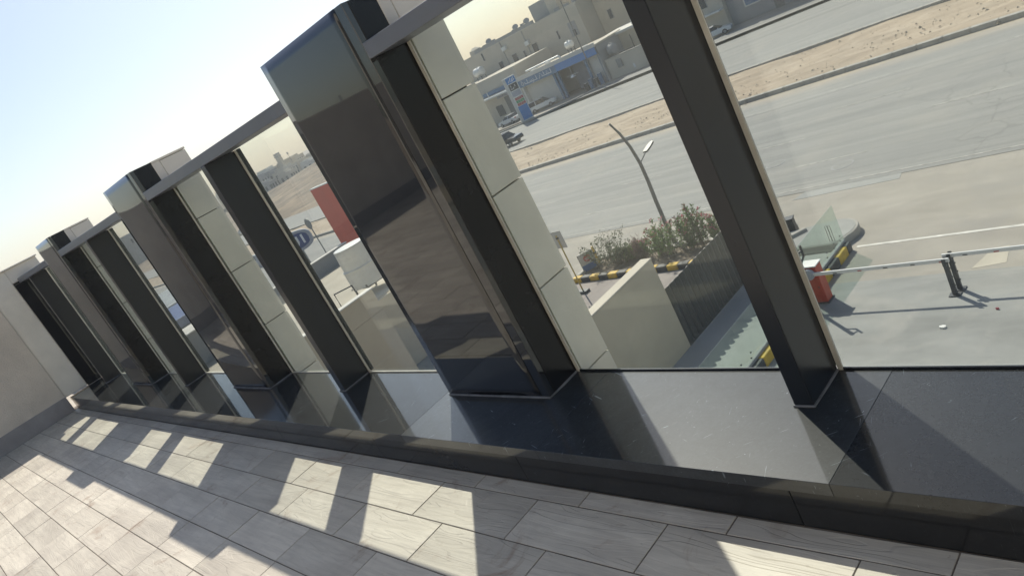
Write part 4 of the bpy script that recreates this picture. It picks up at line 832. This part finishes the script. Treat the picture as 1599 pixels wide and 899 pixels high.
for x in (-5, 3.5):
    for y in (-4.5, 2.5): obj('post', B(x, x+.15, y, y+.15, 0, 3.69), 'dark_steel', nb3)
lowp = thing('low_yard_wall', 'low pinkish wall beside the blue awning', 'wall', (-44, 12, G)); obj('wall_body', B(-1, 1.2, -6, 4, 0, 3.0), 'pink_paving', lowp); obj('coping', B(-1.05, 1.25, -6.05, 4.05, 3.001, 3.08), 'wall_white', lowp)

# ------------------------------------------------------------------ distant hill and town
def hz(x, y):
    d = max(0.0, min(1.0, (y-60+max(0, -x-110)*0.0)/70.0)); f = max(0, min(1, (-x-95)/60.0))
    return f*d*(3.6 + 1.2*math.sin(x*0.045+y*0.03) + 0.8*math.sin(x*0.11-y*0.09)) + random.uniform(-0.25, 0.25)*f*d
struct(obj('dirt_hill', MB().sheet(-420, -90, 60, 330, G-0.02, 90, 70, hz), 'dirt_hill'))
TOWN = [(-269, 124, 9, 7, 6.4, 'wall_grey'), (-275, 133, 7, 6, 7.4, 'wall_white'), (-267, 130.5, 6, 5, 6.0, 'wall_grey'), (-262, 133, 8, 6, 5.2, 'wall_cream'), (-270, 141, 9, 7, 7.0, 'wall_beige'), (-261, 141, 7, 6, 4.6, 'wall_beige'),
        (-258, 147, 9, 6, 5.0, 'wall_cream'), (-283, 120, 10, 8, 7.0, 'wall_cream'), (-287, 108, 9, 8, 6.0, 'wall_white'), (-285, 96, 8, 8, 7.6, 'wall_beige'), (-286, 78, 9, 7, 8.6, 'wall_grey'), (-290, 88, 9, 7, 6.8, 'wall_cream'), (-288, 70, 8, 7, 7.0, 'wall_beige'),
        (-250, 127, 6, 5, 3.8, 'wall_cream'), (-246, 135, 6, 5, 3.6, 'wall_white'), (-254, 120, 6, 5, 3.8, 'wall_grey'), (-240, 142, 7, 5, 3.2, 'wall_beige'), (-255, 156, 9, 8, 5.5, 'wall_cream'), (-262, 165, 9, 8, 6.2, 'wall_beige'), (-268, 60, 9, 7, 6.2, 'wall_white'), (-275, 50, 10, 7, 6.6, 'wall_cream')]
TLAB = ['grey distant house at the left edge of the skyline beside the mullion', 'tall white distant house behind the left skyline houses', 'small grey distant house just left of the tower', 'cream distant house at the foot of the tower', 'tall beige distant house right of the tower and mast', 'low beige distant house below the radio mast',
        'cream distant house right of the radio mast beside the pillar', 'cream distant house hidden behind the mullion left of the skyline', 'white distant house behind the mullion left of the skyline', 'tall beige distant house seen behind the mullion', 'tallest grey distant house in the narrow strip left of the second pillar', 'cream distant house in the narrow strip left of the second pillar', 'beige distant house at the left of the narrow strip beside the second pillar',
        'small cream distant house in front of the tower', 'small white distant house low on the slope right of the tower', 'small grey distant house low on the slope left of the tower', 'lowest beige distant house on the slope below the mast', 'cream distant house hidden behind the nearest pillar', 'beige distant house hidden behind the nearest pillar', 'white distant house behind the second pillar', 'cream distant house farthest left behind the second pillar']
for i, (x, y, wx, wy, h_, m_) in enumerate(TOWN):
    z = G - 0.1 if x > -280 else G + 0.9
    t = thing('town_house', TLAB[i], 'house', (x, y, z), R(random.uniform(20, 40)), 'distant houses on the hill')
    obj('wall', B(-wx/2, wx/2, -wy/2, wy/2, 0, h_+1.5), m_, t); obj('parapet', B(-wx/2+.3, wx/2-2, -wy/2+.3, wy/2-.5, h_+1.501, h_+2.3), m_, t)
    for k in range(3): obj('window', B(-wx/2+1+k*2.2, -wx/2+1.9+k*2.2, -wy/2-0.05, -wy/2+0.05, h_-1.2, h_+0.3), 'window_dark', t); obj('window', B(wx/2-0.05, wx/2+0.05, -wy/2+1+k*1.7, -wy/2+1.8+k*1.7, h_-1.2, h_+0.3), 'window_dark', t)
tw = thing('tower', 'square brownish tower rising above the distant town', 'tower', (-264.5, 134.4, G+2), R(27)); obj('shaft', B(-.85, .85, -.85, .85, 0, 10.1), 'wall_beige', tw); obj('gallery', B(-1.0, 1.0, -1.0, 1.0, 9.2, 9.5), 'wall_grey', tw); obj('crown', MB().box(-.85, -.3, -.85, .85, 10.101, 10.6).box(.3, .85, -.85, .85, 10.101, 10.6), 'wall_grey', tw)
ms = thing('radio_mast', 'thin mast with antennas right of the distant tower', 'mast', (-262.6, 137.6, G+3)); obj('mast', MB().tube([(0, 0, 0), (0, 0, 8.3)], 0.09, 6), 'dark_steel', ms); obj('antenna', B(-.35, .35, -.1, .1, 7.2, 8.2), 'wall_grey', ms)

# ------------------------------------------------------------------ dusty air over the street
hb = bpy.data.objects.new('haze', B(-700, 320, -12, 420, G-1.2, 22).mesh('haze')); COL.objects.link(hb); hb['kind'] = 'stuff'
hm = bpy.data.materials.new('haze'); hm.use_nodes = True; hm.node_tree.nodes.clear()
pv = hm.node_tree.nodes.new('ShaderNodeVolumePrincipled'); pv.inputs['Color'].default_value = (0.93, 0.95, 0.98, 1); pv.inputs['Density'].default_value = 0.0009; pv.inputs['Anisotropy'].default_value = 0.2
ou = hm.node_tree.nodes.new('ShaderNodeOutputMaterial'); hm.node_tree.links.new(pv.outputs[0], ou.inputs['Volume']); hb.data.materials.append(hm)
tag(hb, 'pale dusty haze hanging over the street and town', 'haze')
